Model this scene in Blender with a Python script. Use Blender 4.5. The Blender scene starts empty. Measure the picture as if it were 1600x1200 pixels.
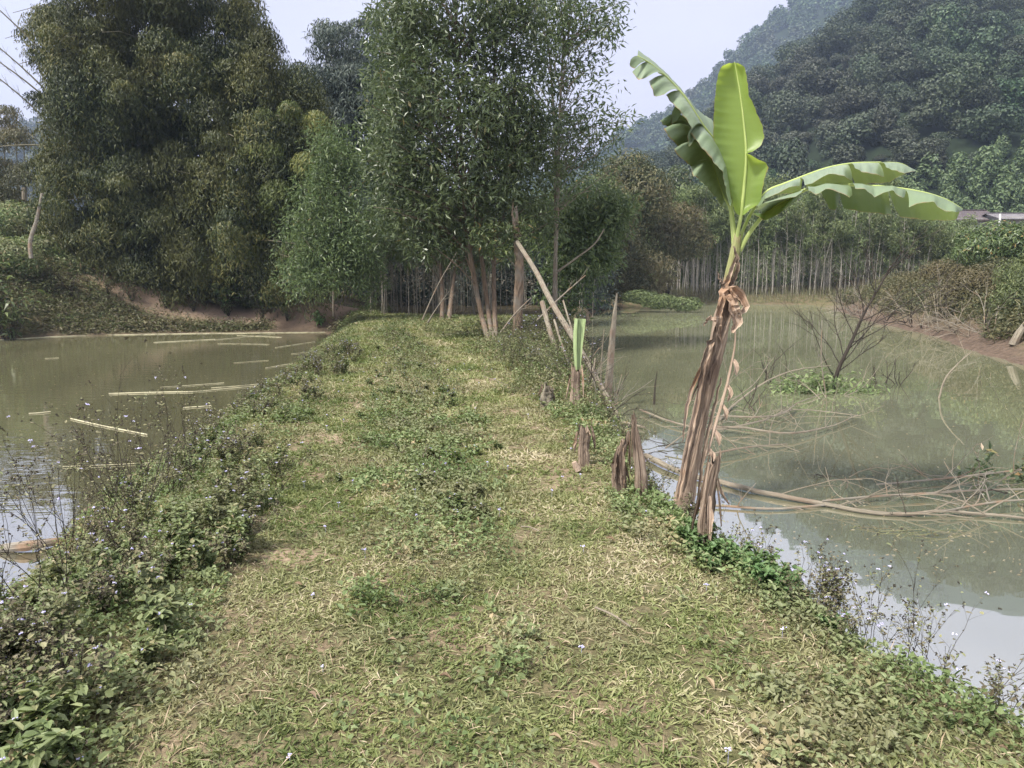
import bpy, math, random
import numpy as np
from mathutils import Vector
random.seed(5)
C = bpy.context.scene
COL = C.collection
# ------------------------------------------------------------------ camera, sky, sun, exposure
FPX = 1155.6; CAMH = 1.6; PITCH = math.atan(170.0 / FPX)
cd = bpy.data.cameras.new('camera'); cam = bpy.data.objects.new('camera', cd); COL.objects.link(cam)
cd.lens = 26.0; cd.sensor_width = 36.0; cd.clip_start = 0.05; cd.clip_end = 6000
cam.location = (0, 0, CAMH); cam.rotation_euler = (math.pi / 2 - PITCH, 0, 0)
C.camera = cam
SUN_EL, SUN_ROT = math.radians(56), math.radians(-128)      # high, behind-left of the camera
w = bpy.data.worlds.new('World'); C.world = w; w.use_nodes = True
nt = w.node_tree; nt.nodes.clear()
def N(t, tree=None, **kw):
    n = (tree or nt).nodes.new(t)
    for k, v in kw.items(): setattr(n, k, v)
    return n
sky = N('ShaderNodeTexSky', sky_type='NISHITA', sun_disc=False)
sky.sun_elevation = SUN_EL; sky.sun_rotation = SUN_ROT; sky.air_density = 1.0; sky.dust_density = 4.0
bg1 = N('ShaderNodeBackground'); bg1.inputs[1].default_value = 0.03
nt.links.new(sky.outputs[0], bg1.inputs[0])
tc = N('ShaderNodeTexCoord'); sep = N('ShaderNodeSeparateXYZ'); nt.links.new(tc.outputs['Generated'], sep.inputs[0])
mr = N('ShaderNodeMapRange'); mr.inputs[1].default_value = 0.0; mr.inputs[2].default_value = 0.9
mr.inputs[3].default_value = 0.0; mr.inputs[4].default_value = 1.0; nt.links.new(sep.outputs[2], mr.inputs[0])
cr = N('ShaderNodeValToRGB'); nt.links.new(mr.outputs[0], cr.inputs[0])
cr.color_ramp.elements[0].color = (0.58, 0.56, 0.69, 1); cr.color_ramp.elements[1].color = (1.36, 1.33, 1.40, 1)
em = cr.color_ramp.elements.new(0.44); em.color = (0.65, 0.625, 0.74, 1)
em = cr.color_ramp.elements.new(0.68); em.color = (1.25, 1.22, 1.30, 1)
ns = N('ShaderNodeTexNoise'); ns.inputs['Scale'].default_value = 2.2; ns.inputs['Detail'].default_value = 5
mp = N('ShaderNodeMapping'); mp.inputs['Scale'].default_value = (1, 1, 2.6)
nt.links.new(tc.outputs['Generated'], mp.inputs[0]); nt.links.new(mp.outputs[0], ns.inputs['Vector'])
mr2 = N('ShaderNodeMapRange'); mr2.inputs[1].default_value = 0.3; mr2.inputs[2].default_value = 0.7
mr2.inputs[3].default_value = 0.88; mr2.inputs[4].default_value = 1.08; nt.links.new(ns.outputs[0], mr2.inputs[0])
vm = N('ShaderNodeVectorMath', operation='SCALE'); nt.links.new(cr.outputs[0], vm.inputs[0]); nt.links.new(mr2.outputs[0], vm.inputs['Scale'])
bg2 = N('ShaderNodeBackground'); bg2.inputs[1].default_value = 0.228; nt.links.new(vm.outputs[0], bg2.inputs[0])
ad = N('ShaderNodeMixShader'); ad.inputs[0].default_value = 0.93
nt.links.new(bg1.outputs[0], ad.inputs[1]); nt.links.new(bg2.outputs[0], ad.inputs[2])
wo = N('ShaderNodeOutputWorld'); nt.links.new(ad.outputs[0], wo.inputs[0])
sl = bpy.data.lights.new('sun', 'SUN'); so = bpy.data.objects.new('sun', sl); COL.objects.link(so)
sl.energy = 1.5; sl.angle = math.radians(10); sl.color = (1.0, 0.95, 0.86)
# direction towards the sun: nishita rotation is measured clockwise from +Y
sd = Vector((math.sin(SUN_ROT) * math.cos(SUN_EL), math.cos(SUN_ROT) * math.cos(SUN_EL), math.sin(SUN_EL)))
so.rotation_euler = sd.to_track_quat('Z', 'Y').to_euler()
vs = C.view_settings; vs.view_transform = 'Standard'; vs.look = 'None'; vs.gamma = 1.0; vs.exposure = 2.55
try: vs.use_curve_mapping = False
except Exception: pass
C.render.engine = 'CYCLES'
C.cycles.max_bounces = 6; C.cycles.diffuse_bounces = 3; C.cycles.glossy_bounces = 2
C.cycles.transmission_bounces = 3; C.cycles.volume_bounces = 1

# ------------------------------------------------------------------ helpers
def A(*a): return np.array(a, float)
def ray(px, py):
    u = (px - 800) / FPX; v = (600 - py) / FPX
    return A(u, math.cos(PITCH) + v * math.sin(PITCH), -math.sin(PITCH) + v * math.cos(PITCH))
def at(px, py, Y):
    r = ray(px, py); return A(0, 0, CAMH) + r * (Y / r[1])
def gp(px, py, z):
    r = ray(px, py); return A(0, 0, CAMH) + r * ((z - CAMH) / r[2])
def rowY(py, z=-0.45): return gp(800, py, z)[1]
def nz(v):
    return v / np.maximum(np.linalg.norm(v, axis=-1, keepdims=True), 1e-9)
def ss(x):
    x = np.clip(x, 0, 1); return x * x * (3 - 2 * x)
_lat = {}
def vnoise(x, y, s, seed=0):
    if seed not in _lat: _lat[seed] = np.random.RandomState(seed + 11).rand(256, 256)
    L = _lat[seed]; x = np.asarray(x) / s + 1000; y = np.asarray(y) / s + 1000
    i = np.floor(x).astype(int); j = np.floor(y).astype(int); fx = ss(x - i); fy = ss(y - j)
    i0, j0, i1, j1 = i % 256, j % 256, (i + 1) % 256, (j + 1) % 256
    return (L[i0, j0] * (1 - fx) + L[i1, j0] * fx) * (1 - fy) + (L[i0, j1] * (1 - fx) + L[i1, j1] * fx) * fy
def fbm(x, y, s, seed=0):
    return (vnoise(x, y, s, seed) + .5 * vnoise(x, y, s / 2, seed + 1) + .25 * vnoise(x, y, s / 4, seed + 2)) / 1.75

class MB:
    """collects pieces and links them as ONE mesh; vertex attribute 'rv' = (random, along, across)"""
    def __init__(s): s.V = []; s.F = []; s.R = []; s.n = 0; s.MI = []; s.cur = 0
    def add(s, V, F, R=None):
        V = np.asarray(V, float).reshape(-1, 3)
        if R is None: R = np.zeros((len(V), 3)); R[:, 0] = random.random()
        s.V.append(V); s.R.append(np.asarray(R, float))
        if not isinstance(F, list): F = [F]
        for f in F: s.F.append(np.asarray(f, int) + s.n); s.MI.append(s.cur)
        s.n += len(V); return s
    def merge(s, o, M=None, off=(0, 0, 0)):
        base = s.n
        for V, R in zip(o.V, o.R):
            s.V.append((V if M is None else V @ M.T) + np.asarray(off)); s.R.append(R); s.n += len(V)
        for f in o.F: s.F.append(f + base); s.MI.append(s.cur)
        return s
    def build(s, name, mat, parent=None, smooth=False, link=True, loc=None):
        me = bpy.data.meshes.new(name)
        if s.n == 0: s.add([(0, 0, 0), (0.001, 0, 0), (0, .001, 0)], np.array([[0, 1, 2]]))
        V = np.concatenate(s.V); R = np.concatenate(s.R)
        if loc is not None: V = V - np.asarray(loc)
        ks = np.concatenate([np.full(len(f), f.shape[1]) for f in s.F])
        idx = np.concatenate([f.ravel() for f in s.F])
        me.vertices.add(len(V)); me.vertices.foreach_set('co', V.ravel().astype(np.float32))
        me.loops.add(len(idx)); me.loops.foreach_set('vertex_index', idx.astype(np.int32))
        me.polygons.add(len(ks)); st = np.concatenate([[0], np.cumsum(ks)[:-1]])
        me.polygons.foreach_set('loop_start', st.astype(np.int32)); me.polygons.foreach_set('loop_total', ks.astype(np.int32))
        me.polygons.foreach_set('use_smooth', np.full(len(ks), smooth))
        at_ = me.attributes.new('rv', 'FLOAT_VECTOR', 'POINT'); at_.data.foreach_set('vector', R.ravel().astype(np.float32))
        if isinstance(mat, list): me.polygons.foreach_set('material_index', np.concatenate([np.full(len(f), mi) for f, mi in zip(s.F, s.MI)]).astype(np.int32))
        me.update(calc_edges=True)
        for m_ in (mat if isinstance(mat, list) else [mat]): me.materials.append(m_)
        o = bpy.data.objects.new(name, me)
        if loc is not None: o.location = tuple(loc)
        if parent is not None: o.parent = parent
        COL.objects.link(o)
        return o
def tag(o, label=None, cat=None, group=None, kind=None):
    if label: o['label'] = label
    if cat: o['category'] = cat
    if group: o['group'] = group
    if kind: o['kind'] = kind
    return o
def empty(name, loc, label, cat, group=None):
    o = bpy.data.objects.new(name, None); COL.objects.link(o); o.location = tuple(loc); o.empty_display_size = .1
    return tag(o, label, cat, group)
def copy_tree(o, parent=None):
    c = o.copy(); COL.objects.link(c)
    if parent is not None: c.parent = parent
    for ch in o.children: copy_tree(ch, c)
    return c

def to_px(p):
    q = np.asarray(p, float) - A(0, 0, CAMH); c, s_ = math.cos(PITCH), math.sin(PITCH); f = q[1] * c - q[2] * s_; u = q[1] * s_ + q[2] * c
    return 800 + FPX * q[0] / f, 600 - FPX * u / f
def relabel(o, text, where): o['label'] = text + ' ' + where; o['group'] = text + ' ' + where
def shore_place(px):
    for lim, t in ((1085, 'left of the upper banana stem'), (1150, 'right behind the banana stem'), (1230, 'just right of the banana stem'), (1310, 'below the right banana leaves'), (1390, 'behind the bare shrub'), (1440, 'right of the bare shrub')):
        if px < lim: return t
    return 'at the right bank end'
def smooth_line(P, n):
    P = np.asarray(P, float)
    if len(P) < 3:
        t = np.linspace(0, 1, n)[:, None]; return P[0] * (1 - t) + P[-1] * t
    d = np.concatenate([[0], np.cumsum(np.linalg.norm(np.diff(P, axis=0), axis=1))]); t = np.linspace(0, d[-1], n)
    m = np.gradient(P, d, axis=0); i = np.clip(np.searchsorted(d, t, side='right') - 1, 0, len(P) - 2)
    h = (d[i + 1] - d[i])[:, None]; u = ((t - d[i])[:, None]) / h
    return ((2*u**3 - 3*u**2 + 1) * P[i] + (u**3 - 2*u**2 + u) * h * m[i] + (-2*u**3 + 3*u**2) * P[i+1] + (u**3 - u**2) * h * m[i+1])
def tube(mb, P, r, sides=6, lump=0, rnd=None, caps=True):
    P = np.asarray(P, float); n = len(P); r = np.broadcast_to(np.asarray(r, float), (n,)) if np.ndim(r) == 0 or len(r) == n else np.interp(np.linspace(0, 1, n), np.linspace(0, 1, len(r)), r)
    T = nz(np.gradient(P, axis=0)); ref = A(0, 0, 1) if abs(T[0][2]) < .9 else A(1, 0, 0)
    X = nz(np.cross(T, ref)); Y = np.cross(T, X)
    a = np.linspace(0, 2 * math.pi, sides, endpoint=False)
    rr = r[:, None] * np.ones((1, sides))
    if lump: rr = rr * (1 + lump * (np.random.rand(n, sides) - .5) + lump * .8 * np.sin(a * 3 + 1)[None, :])
    V = P[:, None] + rr[..., None] * (np.cos(a)[None, :, None] * X[:, None] + np.sin(a)[None, :, None] * Y[:, None])
    i = np.arange(n - 1)[:, None] * sides; j = np.arange(sides)[None]; k = (j + 1) % sides
    F = np.stack([i + j, i + k, i + sides + k, i + sides + j], -1).reshape(-1, 4)
    R = np.zeros((n, sides, 3)); R[..., 0] = random.random() if rnd is None else rnd
    dl = np.concatenate([[0], np.cumsum(np.linalg.norm(np.diff(P, axis=0), axis=1))])
    R[..., 1] = dl[:, None]; R[..., 2] = np.abs(a / math.pi - 1)[None]
    Fs = [F]
    if caps: Fs += [np.arange(sides)[None, ::-1], (np.arange(sides) + (n - 1) * sides)[None]]
    mb.add(V.reshape(-1, 3), Fs, R.reshape(-1, 3))
def leaves(mb, B, D, Nn, L, W, fold=.15, wide=.42, bend=.12, rnd=None, hexa=False):
    """one diamond leaf per row: base B, direction D, upper normal Nn"""
    n = len(B); D = nz(D); S = nz(np.cross(D, Nn)); Nn = np.cross(S, D)
    L = np.broadcast_to(L, (n,))[:, None]; W = np.broadcast_to(W, (n,))[:, None]
    if hexa:
        V = np.empty((n, 6, 3)); V[:, 0] = B; V[:, 3] = B + D * L - Nn * L * bend
        V[:, 1] = B + D * L * .22 + S * W * .42 + Nn * W * fold; V[:, 2] = B + D * L * .62 + S * W * .40 + Nn * (W * fold - L * bend * .3)
        V[:, 5] = B + D * L * .22 - S * W * .42 + Nn * W * fold; V[:, 4] = B + D * L * .62 - S * W * .40 + Nn * (W * fold - L * bend * .3)
        R = np.zeros((n, 6, 3)); R[..., 0] = (np.random.rand(n) if rnd is None else rnd)[:, None]; i = np.arange(n)[:, None] * 6
        mb.add(V.reshape(-1, 3), [i + np.array([[0, 1, 2, 3]]), i + np.array([[0, 3, 4, 5]])], R.reshape(-1, 3)); return
    V = np.empty((n, 4, 3)); V[:, 0] = B
    V[:, 1] = B + D * L * wide + S * W * .5 + Nn * W * fold
    V[:, 2] = B + D * L - Nn * L * bend
    V[:, 3] = B + D * L * wide - S * W * .5 + Nn * W * fold
    F = np.arange(n * 4).reshape(n, 4); R = np.zeros((n, 4, 3)); R[..., 0] = (np.random.rand(n) if rnd is None else rnd)[:, None]
    R[:, 2, 1] = 1; R[:, 1, 1] = R[:, 3, 1] = wide; R[:, 1, 2] = 1; R[:, 3, 2] = -1
    mb.add(V.reshape(-1, 3), F, R.reshape(-1, 3))
def rdir(n): return nz(np.random.randn(n, 3))

# ------------------------------------------------------------------ materials
def mat_base(name):
    m = bpy.data.materials.new(name); m.use_nodes = True; t = m.node_tree; t.nodes.clear()
    return m, t, N('ShaderNodeOutputMaterial', t)
def rv(t):
    a = N('ShaderNodeAttribute', t, attribute_name='rv'); s = N('ShaderNodeSeparateXYZ', t); t.links.new(a.outputs['Vector'], s.inputs[0]); return s
def ramp(t, fac, stops):
    r = N('ShaderNodeValToRGB', t); t.links.new(fac, r.inputs[0]); e = r.color_ramp.elements
    while len(e) < len(stops): e.new(.5)
    for q, (p, c) in zip(e, stops): q.position = p; q.color = (*c, 1)
    return r.outputs[0]
def mixc(t, fac, a, b, mode='MIX'):
    m = N('ShaderNodeMix', t, data_type='RGBA', blend_type=mode)
    for inp, v in ((m.inputs[0], fac), (m.inputs[6], a), (m.inputs[7], b)):
        if isinstance(v, (int, float)): inp.default_value = v
        elif isinstance(v, tuple): inp.default_value = (*v, 1)
        else: t.links.new(v, inp)
    return m.outputs[2]
def noise(t, scale, detail=4, vec=None, rough=.55):
    n = N('ShaderNodeTexNoise', t); n.inputs['Scale'].default_value = scale; n.inputs['Detail'].default_value = detail; n.inputs['Roughness'].default_value = rough
    if vec is not None: t.links.new(vec, n.inputs['Vector'])
    return n.outputs[0]
def maprange(t, v, a, b, c=0., d=1.):
    m = N('ShaderNodeMapRange', t); t.links.new(v, m.inputs[0])
    for i, q in enumerate((a, b, c, d)): m.inputs[i + 1].default_value = q
    return m.outputs[0]
def leaf_mat(name, stops, transl=.3, patch=None, pscale=.6, rough=.5, tint=.25, spec=.3):
    m, t, out = mat_base(name); s = rv(t)
    c = ramp(t, s.outputs[0], stops)
    geo = N('ShaderNodeNewGeometry', t)
    if patch is not None:
        f = maprange(t, noise(t, pscale, 3, geo.outputs['Position']), .45, .68)
        c = mixc(t, f, c, patch)
    oi = N('ShaderNodeObjectInfo', t); hs = N('ShaderNodeHueSaturation', t)
    t.links.new(maprange(t, oi.outputs['Random'], 0, 1, 1 - tint, 1 + tint), hs.inputs['Value']); t.links.new(c, hs.inputs['Color'])
    t.links.new(maprange(t, oi.outputs['Random'], 0, 1, .5 - tint * .06, .5 + tint * .05), hs.inputs['Hue'])
    c = hs.outputs[0]
    p = N('ShaderNodeBsdfPrincipled', t); t.links.new(c, p.inputs['Base Color']); p.inputs['Roughness'].default_value = rough
    p.inputs['Specular IOR Level'].default_value = spec
    tr = N('ShaderNodeBsdfTranslucent', t); t.links.new(mixc(t, .5, c, (.9, 1.0, .3), 'MULTIPLY'), tr.inputs[0])
    mx = N('ShaderNodeMixShader', t); mx.inputs[0].default_value = transl
    t.links.new(p.outputs[0], mx.inputs[1]); t.links.new(tr.outputs[0], mx.inputs[2]); t.links.new(mx.outputs[0], out.inputs[0])
    return m
def bark_mat(name, c1, c2, c3=None, streak=(6, 60), rough=.85, bump=.4):
    m, t, out = mat_base(name); s = rv(t)
    cb = N('ShaderNodeCombineXYZ', t)
    m1 = N('ShaderNodeMath', t, operation='MULTIPLY'); m1.inputs[1].default_value = streak[0]; t.links.new(s.outputs[1], m1.inputs[0])
    m2 = N('ShaderNodeMath', t, operation='MULTIPLY'); m2.inputs[1].default_value = streak[1] * .2; t.links.new(s.outputs[2], m2.inputs[0])
    m3 = N('ShaderNodeMath', t, operation='MULTIPLY'); m3.inputs[1].default_value = 37; t.links.new(s.outputs[0], m3.inputs[0])
    for i, q in enumerate((m1, m2, m3)): t.links.new(q.outputs[0], cb.inputs[i])
    n1 = noise(t, 1.0, 5, cb.outputs[0], .65)
    c = ramp(t, n1, [(.36, c1), (.62, c2)])
    if c3:
        g = N('ShaderNodeNewGeometry', t); c = mixc(t, maprange(t, noise(t, 3.5, 4, g.outputs['Position']), .5, .66), c, c3)
    p = N('ShaderNodeBsdfPrincipled', t); t.links.new(c, p.inputs['Base Color']); p.inputs['Roughness'].default_value = rough
    p.inputs['Specular IOR Level'].default_value = .25
    bp = N('ShaderNodeBump', t); bp.inputs['Strength'].default_value = bump; bp.inputs['Distance'].default_value = .02
    t.links.new(n1, bp.inputs['Height']); t.links.new(bp.outputs[0], p.inputs['Normal']); t.links.new(p.outputs[0], out.inputs[0])
    return m
M = {}
M['grass'] = leaf_mat('grass_blades', [(0, (.11, .145, .05)), (.42, (.20, .235, .088)), (.78, (.31, .31, .15)), (1, (.49, .43, .30))], .3, (.29, .27, .16), .9, tint=0)
M['weed'] = leaf_mat('weed_leaves', [(0, (.08, .115, .04)), (.5, (.15, .195, .08)), (.85, (.235, .28, .13)), (1, (.36, .28, .17))], .3, (.20, .195, .11), 1.3, tint=.15)
M['herb'] = leaf_mat('bright_herb_leaves', [(0, (.07, .13, .045)), (.6, (.125, .20, .08)), (1, (.2, .28, .12))], .3, tint=.15)
M['dryweed'] = leaf_mat('dry_weed_leaves', [(0, (.08, .07, .042)), (.4, (.15, .13, .078)), (.6, (.12, .145, .06)), (1, (.26, .24, .14))], .2, tint=.2)
M['straw'] = leaf_mat('dead_leaf', [(0, (.26, .19, .12)), (.5, (.42, .33, .22)), (1, (.55, .47, .36))], .15, tint=.2)
M['fallen'] = leaf_mat('brown_fallen_leaf', [(0, (.16, .11, .07)), (.5, (.27, .20, .13)), (1, (.38, .31, .22))], .1, tint=.25)
M['flower'] = leaf_mat('lavender_flower', [(0, (.50, .47, .82)), (1, (.72, .70, .92))], .2, tint=.05)
M['acacia'] = leaf_mat('acacia_leaves', [(0, (.035, .058, .028)), (.6, (.085, .12, .052)), (.93, (.16, .20, .09)), (1, (.28, .17, .07))], .25, (.095, .13, .05), .5, rough=.38, tint=.12, spec=.5)
M['acacia2'] = leaf_mat('young_acacia_leaves', [(0, (.05, .075, .03)), (.6, (.10, .14, .055)), (.96, (.17, .21, .08)), (1, (.34, .2, .08))], .28, rough=.4, tint=.12, spec=.45)
M['bamboo'] = leaf_mat('bamboo_leaves', [(0, (.010, .018, .008)), (.35, (.026, .042, .014)), (.6, (.07, .088, .027)), (1, (.20, .185, .06))], .2, (.09, .095, .03), .3, tint=.1)
M['bamboo_yellow'] = leaf_mat('yellow_green_bamboo_leaves', [(0, (.05, .07, .02)), (.6, (.12, .145, .042)), (1, (.26, .24, .08))], .28, tint=.05)
M['bamboo_blue'] = leaf_mat('dark_bamboo_leaves', [(0, (.035, .05, .045)), (.6, (.065, .085, .07)), (1, (.11, .13, .10))], .2, tint=.1)
M['grove'] = leaf_mat('grove_leaves', [(0, (.07, .095, .042)), (.6, (.14, .18, .075)), (1, (.22, .26, .12))], .28, tint=.2)
M['olive'] = leaf_mat('olive_bush_leaves', [(0, (.045, .055, .028)), (.6, (.09, .10, .048)), (1, (.17, .15, .075))], .22, (.125, .105, .055), .3, tint=.15)
M['hill'] = leaf_mat('forest_leaves', [(0, (.018, .036, .018)), (.6, (.040, .070, .030)), (1, (.082, .115, .045))], .12, (.055, .06, .04), .02, tint=.42)
M['hill2'] = leaf_mat('plantation_leaves', [(0, (.045, .068, .03)), (.6, (.078, .108, .045)), (1, (.12, .15, .065))], .15, tint=.25)
M['bark'] = bark_mat('reddish_bark', (.085, .062, .045), (.20, .145, .10), (.15, .13, .105))
M['greybark'] = bark_mat('grey_bark', (.12, .105, .085), (.27, .245, .20), (.22, .15, .10))
M['darktwig'] = bark_mat('dark_twig', (.016, .013, .010), (.05, .040, .032))
M['paletwig'] = bark_mat('pale_twig', (.11, .093, .07), (.27, .232, .175))
M['culm'] = bark_mat('pale_bamboo_culm', (.16, .145, .115), (.34, .31, .26))
M['darkculm'] = bark_mat('dark_bamboo_culm', (.09, .085, .06), (.2, .18, .12))  # darker brown culm colour for the left clumps and bare poles
M['yellowpole'] = bark_mat('yellow_bamboo_pole', (.34, .31, .19), (.52, .49, .34), (.24, .22, .15))
M['greyculm'] = bark_mat('grey_bamboo_culm', (.18, .165, .14), (.42, .39, .335))
M['deadwood'] = bark_mat('weathered_wood', (.10, .085, .065), (.25, .22, .17), (.16, .12, .09))
M['fibre'] = bark_mat('dry_banana_sheath', (.10, .067, .048), (.40, .31, .235), (.17, .12, .09), streak=(2.2, 75), bump=.9)
M['fibre_pale'] = bark_mat('pale_banana_sheath', (.25, .17, .12), (.52, .41, .32), (.30, .18, .11), streak=(3, 50), bump=.6)
M['greensheath'] = bark_mat('green_banana_sheath', (.15, .15, .06), (.27, .28, .12), (.25, .16, .11), streak=(3, 40), bump=.3, rough=.5)

def banana_mat(name, c1, c2, under, transl):
    m, t, out = mat_base(name); s = rv(t); geo = N('ShaderNodeNewGeometry', t)
    wv = N('ShaderNodeMath', t, operation='MULTIPLY'); wv.inputs[1].default_value = 42; t.links.new(s.outputs[1], wv.inputs[0])
    ab = N('ShaderNodeMath', t, operation='MULTIPLY'); ab.inputs[1].default_value = 1.2; t.links.new(s.outputs[2], ab.inputs[0])
    cb = N('ShaderNodeCombineXYZ', t); t.links.new(wv.outputs[0], cb.inputs[0]); t.links.new(ab.outputs[0], cb.inputs[1])
    fine = noise(t, .9, 3, cb.outputs[0], .6)
    cb2 = N('ShaderNodeVectorMath', t, operation='MULTIPLY'); cb2.inputs[1].default_value = (.06, .5, 1); t.links.new(cb.outputs[0], cb2.inputs[0])
    big = noise(t, 1.0, 3, cb2.outputs[0])
    c = mixc(t, maprange(t, big, .35, .68), c1, c2)
    c = mixc(t, maprange(t, fine, .4, .72, 0, .6), c, tuple(x * .6 for x in c1))
    pn = noise(t, 9, 4, geo.outputs['Position'], .7); ed = N('ShaderNodeMath', t, operation='MULTIPLY_ADD'); ed.inputs[1].default_value = .16; t.links.new(pn, ed.inputs[0]); t.links.new(s.outputs[2], ed.inputs[2])
    edge = maprange(t, ed.outputs[0], 1.045, 1.085); spot = maprange(t, noise(t, 26, 3, geo.outputs['Position'], .7), .70, .76, 0, .7)
    c = mixc(t, geo.outputs['Backfacing'], c, mixc(t, maprange(t, fine, .4, .7, 0, .25), under, tuple(x * .7 for x in under)))
    c = mixc(t, edge, c, (.20, .13, .06)); c = mixc(t, spot, c, (.16, .13, .05))
    p = N('ShaderNodeBsdfPrincipled', t); t.links.new(c, p.inputs['Base Color']); p.inputs['Roughness'].default_value = .45
    p.inputs['Specular IOR Level'].default_value = .4
    bp = N('ShaderNodeBump', t); bp.inputs['Strength'].default_value = .5; bp.inputs['Distance'].default_value = .004
    t.links.new(fine, bp.inputs['Height']); t.links.new(bp.outputs[0], p.inputs['Normal'])
    tr = N('ShaderNodeBsdfTranslucent', t); t.links.new(mixc(t, .6, c, (.8, 1.0, .12)), tr.inputs[0])
    mx = N('ShaderNodeMixShader', t); mx.inputs[0].default_value = transl
    t.links.new(p.outputs[0], mx.inputs[1]); t.links.new(tr.outputs[0], mx.inputs[2]); t.links.new(mx.outputs[0], out.inputs[0])
    return m
M['ban_young'] = banana_mat('young_banana_blade', (.13, .20, .045), (.19, .255, .06), (.15, .22, .055), .3)
M['ban_old'] = banana_mat('mature_banana_blade', (.13, .17, .115), (.19, .235, .165), (.065, .11, .028), .10)
M['cutshoot'] = bark_mat('pale_green_shoot', (.22, .29, .13), (.34, .42, .22), None, rough=.5, bump=.1)
M['ban_grey'] = banana_mat('waxy_banana_blade', (.13, .18, .105), (.20, .25, .165), (.12, .17, .09), .07)
M['ban_rib'] = bark_mat('banana_midrib', (.26, .34, .09), (.42, .48, .18), None, rough=.45, bump=.1)

def ground_mat():
    m, t, out = mat_base('ground_soil'); s = rv(t); g = N('ShaderNodeNewGeometry', t); P = g.outputs['Position']
    n1 = noise(t, 2.2, 6, P, .6); n2 = noise(t, 26, 5, P, .7); n3 = noise(t, .35, 4, P)
    soil = ramp(t, n2, [(.3, (.08, .06, .038)), (.55, (.18, .135, .088)), (.8, (.34, .26, .18))])
    turf = ramp(t, n2, [(.3, (.03, .035, .016)), (.5, (.08, .08, .036)), (.75, (.20, .18, .09))])
    c = mixc(t, maprange(t, n1, .42, .62), turf, soil)
    c = mixc(t, maprange(t, n3, .4, .7, 0, .4), c, (.10, .11, .045))
    mud = ramp(t, noise(t, 7, 6, P, .7), [(.3, (.045, .033, .025)), (.5, (.10, .072, .053)), (.72, (.17, .125, .095))])
    c = mixc(t, s.outputs[0], c, mud)
    pth = ramp(t, n2, [(.3, (.22, .155, .11)), (.7, (.42, .31, .23))])
    c = mixc(t, s.outputs[1], c, pth)
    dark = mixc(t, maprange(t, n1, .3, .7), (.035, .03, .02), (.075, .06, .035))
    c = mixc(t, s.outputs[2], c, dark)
    p = N('ShaderNodeBsdfPrincipled', t); t.links.new(c, p.inputs['Base Color']); p.inputs['Roughness'].default_value = .95; p.inputs['Specular IOR Level'].default_value = .15
    bp = N('ShaderNodeBump', t); bp.inputs['Strength'].default_value = .8; bp.inputs['Distance'].default_value = .03
    t.links.new(n2, bp.inputs['Height']); t.links.new(bp.outputs[0], p.inputs['Normal']); t.links.new(p.outputs[0], out.inputs[0])
    return m
def water_mat(name, c1, c2, rip, fres):
    m, t, out = mat_base(name); g = N('ShaderNodeNewGeometry', t); P = g.outputs['Position']
    vm = N('ShaderNodeVectorMath', t, operation='MULTIPLY'); vm.inputs[1].default_value = rip[2]; t.links.new(P, vm.inputs[0])
    c = mixc(t, maprange(t, noise(t, .25, 3, P), .35, .65), c1, c2)
    n = noise(t, rip[0], 2, vm.outputs[0], .5)
    bp = N('ShaderNodeBump', t); bp.inputs['Strength'].default_value = rip[1]; bp.inputs['Distance'].default_value = .02; t.links.new(n, bp.inputs['Height'])
    d = N('ShaderNodeBsdfDiffuse', t); t.links.new(c, d.inputs[0])
    gl = N('ShaderNodeBsdfGlossy', t); gl.inputs['Roughness'].default_value = .015; t.links.new(bp.outputs[0], gl.inputs['Normal'])
    fr = N('ShaderNodeFresnel', t); fr.inputs['IOR'].default_value = fres; t.links.new(bp.outputs[0], fr.inputs['Normal'])
    mx = N('ShaderNodeMixShader', t); t.links.new(maprange(t, fr.outputs[0], .12, .38, .70, .68), mx.inputs[0]); t.links.new(d.outputs[0], mx.inputs[1]); t.links.new(gl.outputs[0], mx.inputs[2])
    t.links.new(mx.outputs[0], out.inputs[0]); return m
M['ground'] = ground_mat()
M['waterL'] = water_mat('murky_pond_water', (.11, .106, .058), (.14, .133, .077), (2.0, .16, (1, 3.2, 1)), 2.1)
M['waterR'] = water_mat('still_pond_water', (.165, .172, .102), (.20, .205, .13), (1.6, .03, (1, 2, 1)), 2.1)

# ------------------------------------------------------------------ terrain
WL, WR = -0.60, -0.45
PL = A(*[(-3.2, -6), (-3.3, 2), (-3.5, 4.9), (-4.0, 6.7), (-4.3, 9), (-4.6, 12), (-5.2, 17), (-5.9, 22), (-6.4, 26), (-7.2, 28.8), (-9.9, 28.8), (-14, 27.7), (-17.8, 25.9), (-26, 22), (-40, 16), (-40, -10)])
PR = A(*[(2.95, .9), (2.4, 2.0), (2.1, 2.72), (1.86, 3.15), (1.68, 3.9), (1.47, 4.5), (1.38, 5.5), (1.36, 6.9), (1.33, 8), (1.4, 11), (1.6, 14), (2.0, 20), (2.5, 26), (3.4, 33), (4.3, 40), (6, 47), (10, 51), (16, 53), (21, 52.5), (20, 46), (17.5, 38), (16.3, 34), (15, 28), (14, 24), (12.6, 20), (11.9, 17), (13, 12), (16, 6), (17, 1), (14, -6), (3.2, -6)])
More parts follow.
